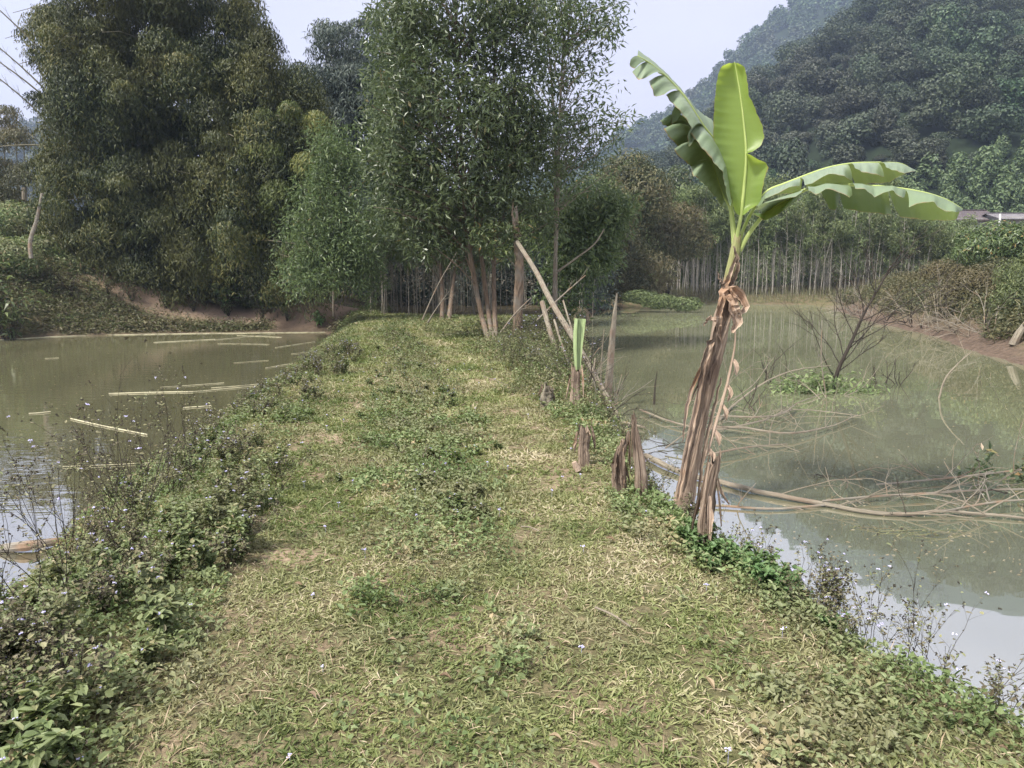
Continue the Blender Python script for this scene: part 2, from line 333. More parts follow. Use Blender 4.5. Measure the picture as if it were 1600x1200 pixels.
def sdist(poly, x, y):
    x = np.asarray(x, float); y = np.asarray(y, float); d = np.full(x.shape, 1e9); ins = np.zeros(x.shape, bool); n = len(poly)
    for i in range(n):
        (ax, ay), (bx, by) = poly[i], poly[(i + 1) % n]; ex, ey = bx - ax, by - ay
        t = np.clip(((x - ax) * ex + (y - ay) * ey) / (ex * ex + ey * ey), 0, 1)
        d = np.minimum(d, np.hypot(x - ax - t * ex, y - ay - t * ey))
        c = ((ay > y) != (by > y)) & (x < (bx - ax) * (y - ay) / ((by - ay) if by != ay else 1e-9) + ax); ins ^= c
    return np.where(ins, -d, d)
def topfield(x, y):
    T = .03 * (fbm(x, y, 1.2, 3) - .5) + .12 * (fbm(x, y, 7, 6) - .5) * ss((y - 10) / 10)
    gl = ss((y - 20) / 8) * ss((-x - 7) / 2)
    T = T + gl * (.05 + 2.3 * ss((-x - 9.5) / 11) + .05 * np.maximum(0, y - 30) + .3 * (fbm(x, y, 5, 9) - .5))
    T = T + ss((-x - 28) / 8) * 1.2
    T = T + .42 * np.exp(-(((x + 8.1) / 1.9) ** 2 + ((y - 31.2) / 1.5) ** 2))
    gr = ss((x - 10) / 3) * ss((49 - y) / 8)
    T = T + gr * (.62 + .05 * (x - 14) + .3 * (fbm(x, y, 4, 12) - .5))
    T = T + ss((y - 48) / 14) * (.35 + .012 * np.maximum(0, y - 60)) + 3.2 * ss((y - 56) / 20) * ss((x - 22) / 18)
    return T
def height(x, y, micro=True):
    x = np.asarray(x, float); y = np.asarray(y, float)
    wob = .35 * (fbm(x, y, 1.6, 21) - .5) * ss((np.hypot(x, y) - 2) / 6) + .12 * (fbm(x, y, .5, 25) - .5)
    sl_, sr_ = sdist(PL, x, y) + wob, sdist(PR, x, y) + wob
    T = topfield(x, y)
    wl = 1.5 + 2.0 * ss((y - 25) / 4) * ss((-x - 7) / 6); wr = .42 + 2.2 * ss((x - 10) / 3)
    hl = np.where(sl_ > 0, WL + (T - WL) * ss(.5 * np.clip(sl_ / wl, 0, 1) ** .8 + .5 * np.clip(sl_ / wl, 0, 1)), WL - .6 * ss(-sl_ / 1.5))
    hr = np.where(sr_ > 0, WR + (T - WR) * ss(.5 * np.clip(sr_ / wr, 0, 1) ** .6 + .5 * np.clip(sr_ / wr, 0, 1)), WR - .6 * ss(-sr_ / 1.5))
    h = np.minimum(hl, hr)
    return h + (.02 * (vnoise(x, y, .22, 31) - .5) if micro else 0)
def H(x, y): return float(height(np.array([x]), np.array([y]))[0])
def gh(px, py):
    r = ray(px, py); t = np.linspace(1.5, 90, 4000); z = CAMH + r[2] * t; h = height(r[0] * t, r[1] * t)
    k = np.argmax(z <= h); return A(r[0] * t[k], r[1] * t[k], h[k])
def axis(lo, hi, fine, c0, c1, grow):
    a = list(np.arange(c0, c1 + 1e-6, fine)); s = fine
    while a[-1] < hi: s *= grow; a.append(a[-1] + s)
    s = fine
    while a[0] > lo: s *= grow; a.insert(0, a[0] - s)
    return np.array(a)
gx = axis(-1000, 1000, .075, -4.6, 3.4, 1.045); gy = axis(-1000, 1000, .075, 1.2, 11, 1.030)
GX, GY = np.meshgrid(gx, gy); gz = height(GX.ravel(), GY.ravel())
nx, ny = len(gx), len(gy)
ii = (np.arange(ny - 1)[:, None] * nx + np.arange(nx - 1)[None]).ravel()
gf = np.stack([ii, ii + 1, ii + nx + 1, ii + nx], -1)
fx, fy = GX.ravel(), GY.ravel(); sR = sdist(PR, fx, fy); sL = sdist(PL, fx, fy)
mud = np.clip(ss(((1.3 + 1.6 * (fbm(fx, fy, 2.2, 44) - .5) - 1.5 * ss((fy - 44) / 6)) - sR) / .8) * ss((fx - 4) / 4) + .9 * ss((.35 - sR) / .3) * (fx < 6) + .8 * ss((.4 - sL) / .3), 0, 1)
mud = np.maximum(mud, .98 * ss((1.15 - np.hypot((fx + 8.1) / 2.0, (fy - 31) / 2.3)) / .3))
def seg_d(x, y, pts):
    d = np.full(np.shape(x), 1e9)
    for (ax, ay), (bx, by) in zip(pts[:-1], pts[1:]):
        ex, ey = bx - ax, by - ay; t = np.clip(((x - ax) * ex + (y - ay) * ey) / (ex * ex + ey * ey), 0, 1)
        d = np.minimum(d, np.hypot(x - ax - t * ex, y - ay - t * ey))
    return d
PATHL = [(-7.5, 31.0)] + [tuple(gh(*q)[:2]) for q in ((400, 492), (330, 488), (285, 478), (240, 464), (200, 447), (160, 428), (130, 415))]
TRK1 = [(-.95, 0), (-1.0, 3), (-1.5, 5), (-2.1, 9), (-3.0, 14), (-4.1, 20), (-5.2, 27), (-7.5, 30.6)]
TRK2 = [(.35, 0), (.45, 3), (.3, 6), (-.2, 10), (-1.2, 15), (-2.8, 21)]
pathm = .98 * ss((1.0 - seg_d(fx, fy, PATHL)) / .45)
pathm = np.maximum(pathm, .9 * ss((1.05 - np.hypot((fx + 8.1) / 2.0, (fy - 31.3) / 2.2)) / .3))
pathm = np.maximum(pathm, .7 * ss((fbm(fx, fy, .45, 40) - .54) / .14) * (.35 + .65 * ss((fy - 2.6) / 1.2)) * np.maximum(ss((.45 - seg_d(fx, fy, TRK1)) / .4), .7 * ss((.5 - seg_d(fx, fy, TRK2)) / .5)))
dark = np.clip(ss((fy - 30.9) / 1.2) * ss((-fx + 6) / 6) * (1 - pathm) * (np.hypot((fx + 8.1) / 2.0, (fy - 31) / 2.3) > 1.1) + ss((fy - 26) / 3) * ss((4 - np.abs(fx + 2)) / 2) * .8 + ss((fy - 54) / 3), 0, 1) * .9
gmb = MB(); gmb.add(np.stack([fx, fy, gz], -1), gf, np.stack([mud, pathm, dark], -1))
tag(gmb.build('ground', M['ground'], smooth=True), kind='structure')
def water(name, poly, z, mat, lab):
    mb = MB(); c = poly.mean(0); P = np.array([p + (p - c) / np.linalg.norm(p - c) * 1.0 for p in poly])
    mb.add(np.c_[P, np.full(len(P), z)], np.arange(len(P))[None])
    tag(mb.build(name, mat), label=lab, kind='structure')
water('pond_water', A((-60, -20), (-2.2, -20), (-2.2, 20), (-4.4, 31.5), (-60, 31.5)), WL, M['waterL'], 'murky olive pond water left of the grassy dyke')
water('pond_water', A((.75, -20), (26, -20), (26, 56), (.75, 56)), WR, M['waterR'], 'still green pond water right of the grassy dyke')

# ------------------------------------------------------------------ hills and their forest
def skyline(pts, Yc):
    P = [at(px, py, Yc) for px, py in pts]; us = [p[0] / Yc for p in P]; zs = [p[2] for p in P]
    return us, zs
NEAR = skyline([(800, 420), (940, 330), (990, 262), (1050, 232), (1110, 178), (1170, 122), (1250, 76), (1330, 18), (1400, -22), (1500, -66), (1600, -98), (1800, -150), (2300, -60)], 260.)
FAR = skyline([(300, 330), (700, 290), (900, 255), (985, 200), (1030, 180), (1080, 143), (1130, 92), (1180, 46), (1240, 0), (1330, -60), (1500, -150), (1800, -210), (2300, -200)], 640.)
LEFTH = skyline([(-700, 120), (-300, 160), (-60, 190), (0, 200), (30, 178), (70, 200), (150, 235), (350, 270), (600, 300)], 560.)
def hillz(prof, u, t, th, seed, sc):
    zc = np.interp(u, prof[0], prof[1]) - th
    z = zc * np.where(t < 1, t ** .92, 1 - (t - 1) * .9)
    return z
def hill_xy(Yf, Yc, u, t): Y = Yf + (Yc - Yf) * t; return u * Y, Y
def hill_at(prof, Yf, Yc, th, sc, seed, u, t):
    x, y = hill_xy(Yf, Yc, u, t)
    z = hillz(prof, u, t, th, seed, sc) + (fbm(x, y, sc, seed) - .5) * sc * .35 * ss(t * 3) * (1 - .7 * ss((t - .7) / .3))
    return np.stack([x, y, z], -1)
HP = dict(near=(NEAR, 92., 260., 5.5, 45., 51), far=(FAR, 380., 640., 7., 90., 61), left=(LEFTH, 330., 560., 7., 90., 71))
hm, t_, out_ = mat_base('hill_ground'); p_ = N('ShaderNodeBsdfPrincipled', t_); g_ = N('ShaderNodeNewGeometry', t_)
t_.links.new(ramp(t_, noise(t_, .15, 6, g_.outputs['Position'], .7), [(.35, (.008, .012, .007)), (.65, (.02, .03, .015))]), p_.inputs['Base Color']); p_.inputs['Roughness'].default_value = 1
p_.inputs['Specular IOR Level'].default_value = .1; t_.links.new(p_.outputs[0], out_.inputs[0])
for nm, (pr, Yf, Yc, th, sc, sd_) in HP.items():
    us = np.linspace(pr[0][0], pr[0][-1], 160); ts = np.linspace(-.05, 1.6, 70); U, T = np.meshgrid(us, ts)
    V = hill_at(pr, Yf, Yc, th, sc, sd_, U.ravel(), np.maximum(T.ravel(), 0)); V[:, 2] -= 4 * (T.ravel() < 0)
    i2 = (np.arange(69)[:, None] * 160 + np.arange(159)[None]).ravel()
    mb = MB(); mb.add(V, np.stack([i2, i2 + 1, i2 + 161, i2 + 160], -1)); tag(mb.build('hill', hm, smooth=True), kind='structure')

def blob(mb, lobes, n, L, W, droop=.3, jit=.6, shell=(.72, 1.05), fold=.15, bend=.12, top=0.0, rnd=None, tone=0):
    """leaves over and inside a set of ellipsoid lobes (centre, radii)"""
    lobes = [(np.asarray(c, float), np.asarray(r, float)) for c, r in lobes]
    wt = np.array([(r[0] * r[1] * r[2]) ** (2 / 3) for c, r in lobes]); wt /= wt.sum()
    k = np.random.choice(len(lobes), n, p=wt); Cc = np.array([c for c, r in lobes])[k]; Rr = np.array([r for c, r in lobes])[k]
    d = rdir(n); d[:, 2] += top; d = nz(d); rad = np.random.uniform(shell[0], shell[1], n)[:, None]
    P = Cc + d * Rr * rad; out = nz(d / Rr)
    tang = nz(np.cross(out, rdir(n))); D = nz(tang + out * .35 + A(0, 0, -droop) + jit * .4 * rdir(n))
    Nn = nz(out + A(0, 0, .4) + jit * rdir(n))
    Ls = L * np.random.uniform(.6, 1.25, n); Ws = W * np.random.uniform(.7, 1.2, n)
    if tone: rnd = np.clip(tone * np.random.rand(len(lobes))[k] ** 1.3 + (1 - tone) * np.random.rand(n), 0, 1)
    leaves(mb, P, D, Nn, Ls, Ws, fold=fold, bend=bend, rnd=rnd)
def lobes_round(R, Hh, n, spread=.62, lo=.35):
    L = []
    for _ in range(n):
        a = random.uniform(0, 6.283); q = random.uniform(0, 1) ** .6 * spread * R; z = random.uniform(lo, .86) * Hh
        s = random.uniform(.28, .5) * R; L.append(((q * math.cos(a), q * math.sin(a), z), (s, s, s * random.uniform(.6, .9))))
    L.append(((0, 0, Hh * .72), (R * .55, R * .55, Hh * .25))); return L
hillmb = []
for k in range(7):
    mb = MB(); R = 3.6 * random.uniform(.8, 1.15); Hh = random.uniform(6.5, 9.5)
    blob(mb, lobes_round(R, Hh, 13, lo=.3), 2100, .55, .34, droop=.2, jit=.45, shell=(.82, 1.05), fold=.1, tone=.35)
    hillmb.append(mb)
smallmb = []
for k in range(3):
    mb = MB(); blob(mb, [((0, 0, 2.4), (1.2, 1.2, 1.9)), ((.6, .3, 1.7), (1, 1, 1.2)), ((-.5, -.5, 1.9), (1, .9, 1.3))], 420, .6, .3, droop=.4, jit=.5); smallmb.append(mb)
def scatter_hill(nm, n, seed, tmin, tmax, umin=None, umax=None):
    pr, Yf, Yc, th, sc, sd_ = HP[nm]; rs = np.random.RandomState(seed)
    u = rs.uniform(pr[0][0] if umin is None else umin, pr[0][-1] if umax is None else umax, n); t = rs.uniform(tmin, tmax, n)
    return u, t, hill_at(pr, Yf, Yc, th, sc, sd_, u, t)
# individual trees of the near hillside: the ones that show largest
def ind_hill():
    u, t, P = scatter_hill('near', 7600, 3, .03, 1.04, .05, .86)
    order = np.argsort(t + .12 * np.random.RandomState(4).rand(len(t))); keep = []; cell = {}
    for i in order:
        light = t[i] < .05 + .30 * (u[i] - .28)
        dmin = 2.5 if light else 3.7
        key = (int(P[i][0] // 6), int(P[i][1] // 6)); ok = True
        for a in (-1, 0, 1):
            for b in (-1, 0, 1):
                for j in cell.get((key[0] + a, key[1] + b), []):
                    if (P[i][0] - P[j][0]) ** 2 + (P[i][1] - P[j][1]) ** 2 < dmin ** 2: ok = False
        if ok: keep.append(i); cell.setdefault(key, []).append(i)
    return u, t, P, keep
u_, tt_, Ph, keep = ind_hill()
def rotM(a, s, sz=None):
    c, q = math.cos(a), math.sin(a); return np.array([[c * s, -q * s, 0], [q * s, c * s, 0], [0, 0, (sz or s)]])
stuff_b, stuff_s = MB(), MB(); big_src = [None] * 7; cnt = 0
for i in keep:
    light = tt_[i] < .05 + .30 * (u_[i] - .28); a = random.uniform(0, 6.28)
    if light:
        stuff_s.merge(random.choice(smallmb), rotM(a, random.uniform(.8, 1.3)), Ph[i] - A(0, 0, .5)); continue
    s = random.choice((.45, .6, .75, .9, 1.2)) * random.uniform(.9, 1.15)
    if cnt < 290 and -.02 < u_[i] < .76:
        k = random.randrange(7)
        if big_src[k] is None:
            big_src[k] = o = hillmb[k].build('forest_tree', M['hill'])
            tag(o, 'rounded dark broadleaf tree among the forest on the steep near hillside', 'tree', 'trees on the near hillside')
        else: o = big_src[k].copy(); COL.objects.link(o)
        o.location = tuple(Ph[i] - A(0, 0, 1.6)); o.rotation_euler = (0, 0, a); o.scale = (s, s, s * random.uniform(.85, 1.25)); cnt += 1
        px_, py_ = to_px(Ph[i] + A(0, 0, 5)); hx = 'left of the upright banana leaf' if px_ < 1120 else 'right behind the upright banana leaf' if px_ < 1210 else 'above the right banana leaves' if px_ < 1310 else 'above the right leaf tips' if px_ < 1430 else 'above the purplish roof' if px_ < 1530 else 'at the right edge'
        hy = 'foot' if py_ > 300 else 'lower part' if py_ > 230 else 'middle part' if py_ > 160 else 'upper part'
        relabel(o, ('big' if s > 1.1 else 'small' if s < .75 else 'medium') + ' rounded hillside tree,', hy + ' of the hill, ' + hx)
    else:
        stuff_b.merge(hillmb[random.randrange(7)], rotM(a, s), Ph[i] - A(0, 0, 1.6))
tag(stuff_b.build('hillside_forest', M['hill']), 'dense dark forest covering the upper near hillside', 'forest', kind='stuff')
tag(stuff_s.build('hillside_plantation', M['hill2']), 'pale green young plantation along the foot of the hill', 'forest', kind='stuff')
farm = []
for k in range(4):
    mb = MB(); blob(mb, lobes_round(5.5, 10, 6, lo=.3), 190, 1.9, 1.3, droop=.2, jit=.35, shell=(.85, 1.03)); farm.append(mb)
for nm, n, lab in (('far', 1500, 'blue hazy forest covering the far hillside'), ('left', 700, 'blue hazy forest covering the distant hill at far left')):
    st = MB(); u, t, P = scatter_hill(nm, n, 9, .1, 1.02, *((.0, .62) if nm == 'far' else (-.85, -.35)))
    for i in range(n): st.merge(random.choice(farm), rotM(random.uniform(0, 6.28), random.uniform(.8, 1.4)), P[i] - A(0, 0, 2))
    tag(st.build('far_forest', M['hill']), lab, 'forest', kind='stuff')
# bare pale dead trunks standing in the hillside forest
def branchy(mb, start, d, L, r, depth, nseg=5, kids=3, spread=.7, wander=.25, up=.0, shrink=.6, sides=5, tips=None, kmin=.25):
    P = [np.asarray(start, float)]; d = nz(np.asarray(d, float))
    for i in range(nseg):
        d = nz(d + wander * np.random.randn(3) * .5 + A(0, 0, up)); P.append(P[-1] + d * L / nseg)
    P = np.array(P); tube(mb, P, np.linspace(r, r * (.45 if depth else .25), len(P)), sides if depth > 1 else max(3, sides - 1), caps=False)
    if tips is not None: tips.append((P, depth))
    if depth <= 0: return
    for k in range(kids):
        f = random.uniform(kmin, .95) * nseg; i = min(int(f), nseg - 1); q = P[i] + (P[i + 1] - P[i]) * (f - i)
        ax = nz(np.cross(P[i + 1] - P[i], np.random.randn(3))); dd = nz(nz(P[i + 1] - P[i]) + ax * spread * random.uniform(.7, 1.4))
        branchy(mb, q, dd, L * shrink * random.uniform(.6, 1.1), r * .5, depth - 1, max(3, nseg - 1), kids, spread, wander, up, shrink, sides, tips, kmin)
for px, py, Y, hh in ((1575, 165, 170, 11), (1590, 215, 140, 9), (1508, 150, 190, 8), (1468, 70, 230, 11), (1418, 245, 150, 6)):
    b = at(px, py, Y) - A(0, 0, hh * .6); mb = MB(); branchy(mb, b, (0, 0, 1), hh, .16, 2, 6, 4, .8, .15)
    tag(mb.build('dead_tree', M['culm'], loc=b), 'bare pale dead tree standing out of the hillside forest', 'dead tree', 'bare trees on the hillside')
# ------------------------------------------------------------------ houses below the hill
def box(mb, c, s, R=None):
    c = np.asarray(c, float); s = np.asarray(s, float) / 2
    V = np.array([(x, y, z) for x in (-1, 1) for y in (-1, 1) for z in (-1, 1)]) * s
    if R is not None: V = V @ R.T
    mb.add(V + c, np.array([(0, 1, 3, 2), (4, 6, 7, 5), (0, 4, 5, 1), (2, 3, 7, 6), (0, 2, 6, 4), (1, 5, 7, 3)]))
def flat_mat(name, c1, c2, scale=3, rough=.8):
    m, t, out = mat_base(name); g = N('ShaderNodeNewGeometry', t); p = N('ShaderNodeBsdfPrincipled', t)
    t.links.new(ramp(t, noise(t, scale, 5, g.outputs['Position'], .65), [(.35, c1), (.65, c2)]), p.inputs['Base Color']); p.inputs['Roughness'].default_value = rough
    t.links.new(p.outputs[0], out.inputs[0]); return m
M['roof'] = flat_mat('purple_grey_roof', (.045, .035, .038), (.085, .066, .07)); M['roof2'] = flat_mat('grey_sheet_roof', (.09, .083, .09), (.16, .15, .16))
M['wall'] = flat_mat('stained_wall', (.26, .25, .24), (.42, .40, .38), 1.2); M['opening'] = flat_mat('dark_opening', (.02, .02, .02), (.04, .035, .03)); M['white'] = flat_mat('white_paint', (.6, .6, .58), (.75, .75, .73))
def house(x0, x1, ye, yr, Y, depth, rmat, lab):
    """x0..x1 eave corners in the photo, ye eave row, yr ridge row, at distance Y"""
    a, b = at(x0, ye, Y), at(x1, ye, Y); ridge = at((x0 + x1) / 2, yr, Y + depth / 2)[2]; ez = a[2]; cx = (a[0] + b[0]) / 2; g0 = H(cx, Y) - .3
    root = empty('house', (cx, Y + depth / 2, g0), lab, 'house'); lx = (b[0] - a[0]) / 2; o = A(cx, Y + depth / 2, g0)
    mb = MB(); wx, wy, hz = lx - .35, depth / 2 - .4, ez - g0 + .25
    V = [(-wx, -wy, 0), (wx, -wy, 0), (wx, wy, 0), (-wx, wy, 0), (-wx, -wy, hz), (wx, -wy, hz), (wx, wy, hz), (-wx, wy, hz), (-wx, 0, ridge - g0 - .12), (wx, 0, ridge - g0 - .12)]
    mb.add(V, [np.array([(0, 1, 5, 4), (2, 3, 7, 6)]), np.array([(1, 2, 6, 9, 5), (3, 0, 4, 8, 7)])]); mb.build('wall', M['wall'], root)
    rf = MB(); n = 60
    for sy in (-1, 1):
        xs = np.linspace(-lx, lx, n); w = .03 * (np.arange(n) % 2)
        e = np.c_[xs, np.full(n, sy * depth / 2), np.full(n, ez - g0) + w]; r = np.c_[xs, np.full(n, sy * .02), np.full(n, ridge - g0) + w]
        e2, r2 = e - A(0, 0, .06), r - A(0, 0, .06); V = np.concatenate([e, r, e2, r2]); i = np.arange(n - 1)
        rf.add(V, np.concatenate([np.stack([i, i + 1, n + i + 1, n + i], -1), np.stack([2*n + i, 3*n + i, 3*n + i + 1, 2*n + i + 1], -1), np.stack([i, 2*n + i, 2*n + i + 1, i + 1], -1)]))
    box(rf, (0, 0, ridge - g0 + .05), (2 * lx, .3, .1)); rf.build('roof', rmat, root)
    for k, xx in enumerate(np.arange(-wx + 1.2, wx - .8, 2.6)):
        f = MB(); box(f, (xx, -wy - .02, hz * .58), (1.0, .08, 1.0)); fo = f.build('window', M['opening'], root)
        s = MB(); box(s, (xx, -wy - .08, hz * .58 - .54), (1.2, .12, .07)); s.build('sill', M['wall'], fo)
    return root, o
r1, o1 = house(1452, 1566, 344, 329, 76, 5.5, M['roof'], 'low house with a dark purplish roof at the foot of the hill')
r2, o2 = house(1564, 1665, 342, 334, 74, 5, M['roof2'], 'house with a pale grey sheet roof at the right edge of the photo')
p = MB(); tube(p, [at(1563, 352, 73.4) - A(0, 0, 3), at(1563, 334, 73.4)], .1, 8)
tag(p.build('post', M['white'], loc=at(1563, 352, 73.4) - A(0, 0, 3)), 'short white post between the purplish roof and the grey roof', 'post')

# ------------------------------------------------------------------ bamboo grove on the far shore
def bamboo_mesh(hh, fol0, nleaf, spread, lean, L=.34, W=.055, r=.035, nbr=10):
    """returns culm, foliage builders, foot at origin"""
    cu, fo = MB(), MB(); k = 12; t = np.linspace(0, 1, k); a = random.uniform(0, 6.28); dx, dy = math.cos(a) * lean, math.sin(a) * lean
    P = np.c_[dx * t ** 2.2 * hh, dy * t ** 2.2 * hh, hh * t * (1 - .25 * lean * t)]; P[:, :2] += np.random.randn(k, 2) * .012 * hh / 6
    tube(cu, P, np.linspace(r, r * .25, k), 5)
    B, D = [], []
    for _ in range(nbr):
        tt = random.uniform(.18, .98); i = tt * (k - 1); j = min(int(i), k - 2); q = P[j] + (P[j + 1] - P[j]) * (i - j)
        an = random.uniform(0, 6.28); ln = spread * random.uniform(.4, 1) * (1 - .5 * tt); e = q + A(math.cos(an) * ln, math.sin(an) * ln, ln * random.uniform(.2, .9))
        tube(cu, [q, (q + e) / 2 + A(0, 0, .06), e], [r * .3, r * .2, r * .08], 3, caps=False)
    lob = []
    for _ in range(9):
        tt = random.uniform(fol0, 1.0); i = tt * (k - 1); j = min(int(i), k - 2); q = P[j] + (P[j + 1] - P[j]) * (i - j)
        an = random.uniform(0, 6.28); ln = spread * random.uniform(.1, .9); s = spread * random.uniform(.35, .6)
        lob.append((q + A(math.cos(an) * ln, math.sin(an) * ln, 0), (s, s, s * .9)))
    if nleaf: blob(fo, lob, nleaf, L, W, droop=.7, jit=.8, shell=(.2, 1.05))
    return cu, fo
def bamboo_protos(specs, cm, fm, lab, grp, name='bamboo'):
    out = []
    for sp in specs:
        cu, fo = bamboo_mesh(*sp); root = empty(name, (0, 0, 0), lab, 'bamboo', grp); cu.build('culm', cm, root)
        if fo.n: fo.build('foliage', fm, root)
        out.append(root)
    return out
def plant_copies(protos, pts, smin=.85, smax=1.15, relab=None):
    used = set()
    for x, y, *sc_ in pts:
        o = random.choice(protos)
        if o.name in used: o = copy_tree(o)
        else: used.add(o.name)
        s = random.uniform(smin, smax) * (sc_[0] if sc_ else 1)
        if relab: relabel(o, *relab(x, y, s))
        o.location = (x, y, H(x, y) - .03); o.rotation_euler = (0, 0, random.uniform(0, 6.28)); o.scale = (s, s, s)
    for o in protos:
        if o.name not in used:
            for ch in list(o.children): bpy.data.objects.remove(ch)
            bpy.data.objects.remove(o)
far_p = bamboo_protos([(random.uniform(6.2, 8.2), .56, 560, 1.05, random.uniform(.03, .2), .36, .075, random.uniform(.018, .036), 16) for _ in range(9)], M['greyculm'], M['grove'], 'slender green bamboo with a bare pale culm in the grove on the far shore', 'bamboos on the far shore')
pts = []
for _ in range(210):
    px = random.uniform(1035, 1490); Y = random.uniform(54.6, 62); pts.append(((px - 800) / FPX * Y, Y, np.interp(px, [1340, 1480], [1, .68])))
plant_copies(far_p, pts, relab=lambda x, y, s: (('tall ' if s > 1.05 else 'short ' if s < .93 else '') + 'green bamboo, ' + ('front row,' if y < 57.5 else 'back row,'), shore_place(800 + x / y * FPX)))
bare_p = bamboo_protos([(random.uniform(3.0, 7.0), .9, 0, .8, random.uniform(.02, .25), .3, .05, random.uniform(.018, .034), 30) for _ in range(5)], M['greyculm'], M['grove'], 'bare dead pale bamboo stem at the edge of the far shore grove', 'bare bamboo stems on the far shore', 'dead_bamboo')
pts = [((px - 800) / FPX * 54.8, 54.8 + random.uniform(-.3, .8)) for px in (1070, 1090, 1104, 1118, 1135, 1178, 1196, 1210, 1241, 1243, 1262, 1285, 1310, 1322, 1345, 1160, 1400, 1428, 1440, 1225, 1273, 1298, 1047, 1059, 1081, 1098, 1127, 1142, 1153, 1171, 1187, 1204, 1218, 1233, 1254, 1268, 1292, 1316, 1334, 1356, 1371, 1385, 1412)]
plant_copies(bare_p, pts, relab=lambda x, y, s: ('bare dead pale bamboo stem at the far waterline', shore_place(800 + x / y * FPX)))
st = MB()   # the thicket that closes the grove behind
for _ in range(170):
    px = random.uniform(960, 1480); Y = random.uniform(63, 74); x = (px - 800) / FPX * Y; z = H(x, Y)
    blob(st, [((x + random.uniform(-1, 1), Y, z + q), (1.3, 1.0, 1.1)) for q in ((1.2, 2.8, 4.3, 5.4) if px < 1350 else (1, 2.4, 3.4))], 330, .42, .11, droop=.6, jit=.7, shell=(.4, 1.05))
tag(st.build('bamboo_thicket', M['grove']), 'dense leafy thicket behind the bamboo stems of the far shore', 'thicket', kind='stuff')
# low dry reeds on the far mud shore
st = MB(); n = 5200; px = np.random.uniform(1000, 1440, n); Y = np.random.uniform(52.6, 56.5, n); X = (px - 800) / FPX * Y; Z = height(X, Y)
k = Z > WR + .02; X, Y, Z = X[k], Y[k], Z[k]; n = len(X)
leaves(st, np.c_[X, Y, Z], A(0, 0, 1) + .3 * rdir(n), rdir(n), np.random.uniform(.2, .9, n), .022)
tag(st.build('dry_reeds', M['dryweed']), 'thin dry reeds along the muddy far shore', 'reeds', kind='stuff')

# ------------------------------------------------------------------ trees and bushes beyond the pond, in the middle
def bush(name, x, y, lob, n, L, W, mat, lab, cat='bush', grp=None, trunk=True, bark='darktwig', shell=(.55, 1.05), droop=.3, jit=.7, z=None, top=0.):
    z = H(x, y) if z is None else z; root = empty(name, (x, y, z), lab, cat, grp)
    fo = MB(); blob(fo, lob, n, L, W, droop=droop, jit=jit, shell=shell, top=top); fo.build('crown', mat, root)
    if trunk:
        tr = MB()
        for c, r in lob:
            c = np.asarray(c, float); m = A(c[0] * .35, c[1] * .35, c[2] * .5)
            tube(tr, smooth_line([A(random.uniform(-.1, .1), random.uniform(-.1, .1), -.2), m, c + A(0, 0, r[2] * .5)], 7), np.linspace(.02 + .012 * c[2], .015, 7), 5)
        tr.build('trunk', M[bark], root)
    return root
def pxlobes(x, y, z, spec):
    """lobes given as (px, py, Y, rpx, rpy): centre in the photo and radii in photo pixels at that distance"""
    o = A(x, y, z); L = []
    for px, py, Y, rx, ry in spec:
        c = at(px, py, Y) - o; L.append((c, (rx * Y / FPX, (rx * .5 + ry * .5) * Y / FPX * .8, ry * Y / FPX)))
    return L
def pxbush(name, spec, base, n, L, W, mat, lab, **kw):
    x, y = base; z = H(x, y); return bush(name, x, y, pxlobes(x, y, z, spec), n, L, W, mat, lab, **kw)
pxbush('tree', [(985, 275, 50, 40, 40), (1015, 305, 49, 38, 45), (975, 330, 49, 40, 45), (960, 285, 51, 30, 40)], (8, 50.5), 9000, .32, .10, M['olive'], 'brownish olive tree behind the pond between the acacias and the banana plant', cat='tree', droop=.6)
pxbush('tree', [(1060, 300, 62, 24, 40), (1040, 320, 61, 24, 36), (1085, 330, 61, 28, 36)], (13.8, 62), 6000, .35, .12, M['acacia'], 'dark green tree rising behind the olive thicket left of the banana plant', cat='tree')
pxbush('bush', [(1060, 345, 52, 45, 30), (1020, 375, 51, 55, 40), (1075, 375, 52, 40, 30)], (11, 52.6), 9000, .3, .08, M['olive'], 'olive brown arching bush at the left end of the bamboo grove', droop=.7)
pxbush('bush', [(970, 400, 46, 45, 45), (1010, 425, 47, 50, 35), (940, 440, 45, 40, 30), (985, 448, 46, 45, 20)], (7.0, 49), 9000, .3, .08, M['olive'], 'dark tangled bush overhanging the far left corner of the right pond', droop=.7)
pxbush('bush', [(1030, 470, 41.5, 32, 11), (1070, 474, 41.5, 28, 10), (1000, 463, 42, 28, 10)], (6.4, 48.3), 2600, .24, .07, M['grove'], 'low yellow green bush leaning out over the right pond water', droop=.4)
pxbush('tree', [(930, 330, 44, 50, 60), (900, 410, 43, 50, 50)], (4.6, 44), 8000, .3, .09, M['acacia2'], 'green tree behind the slender acacia at the pond corner', cat='tree')
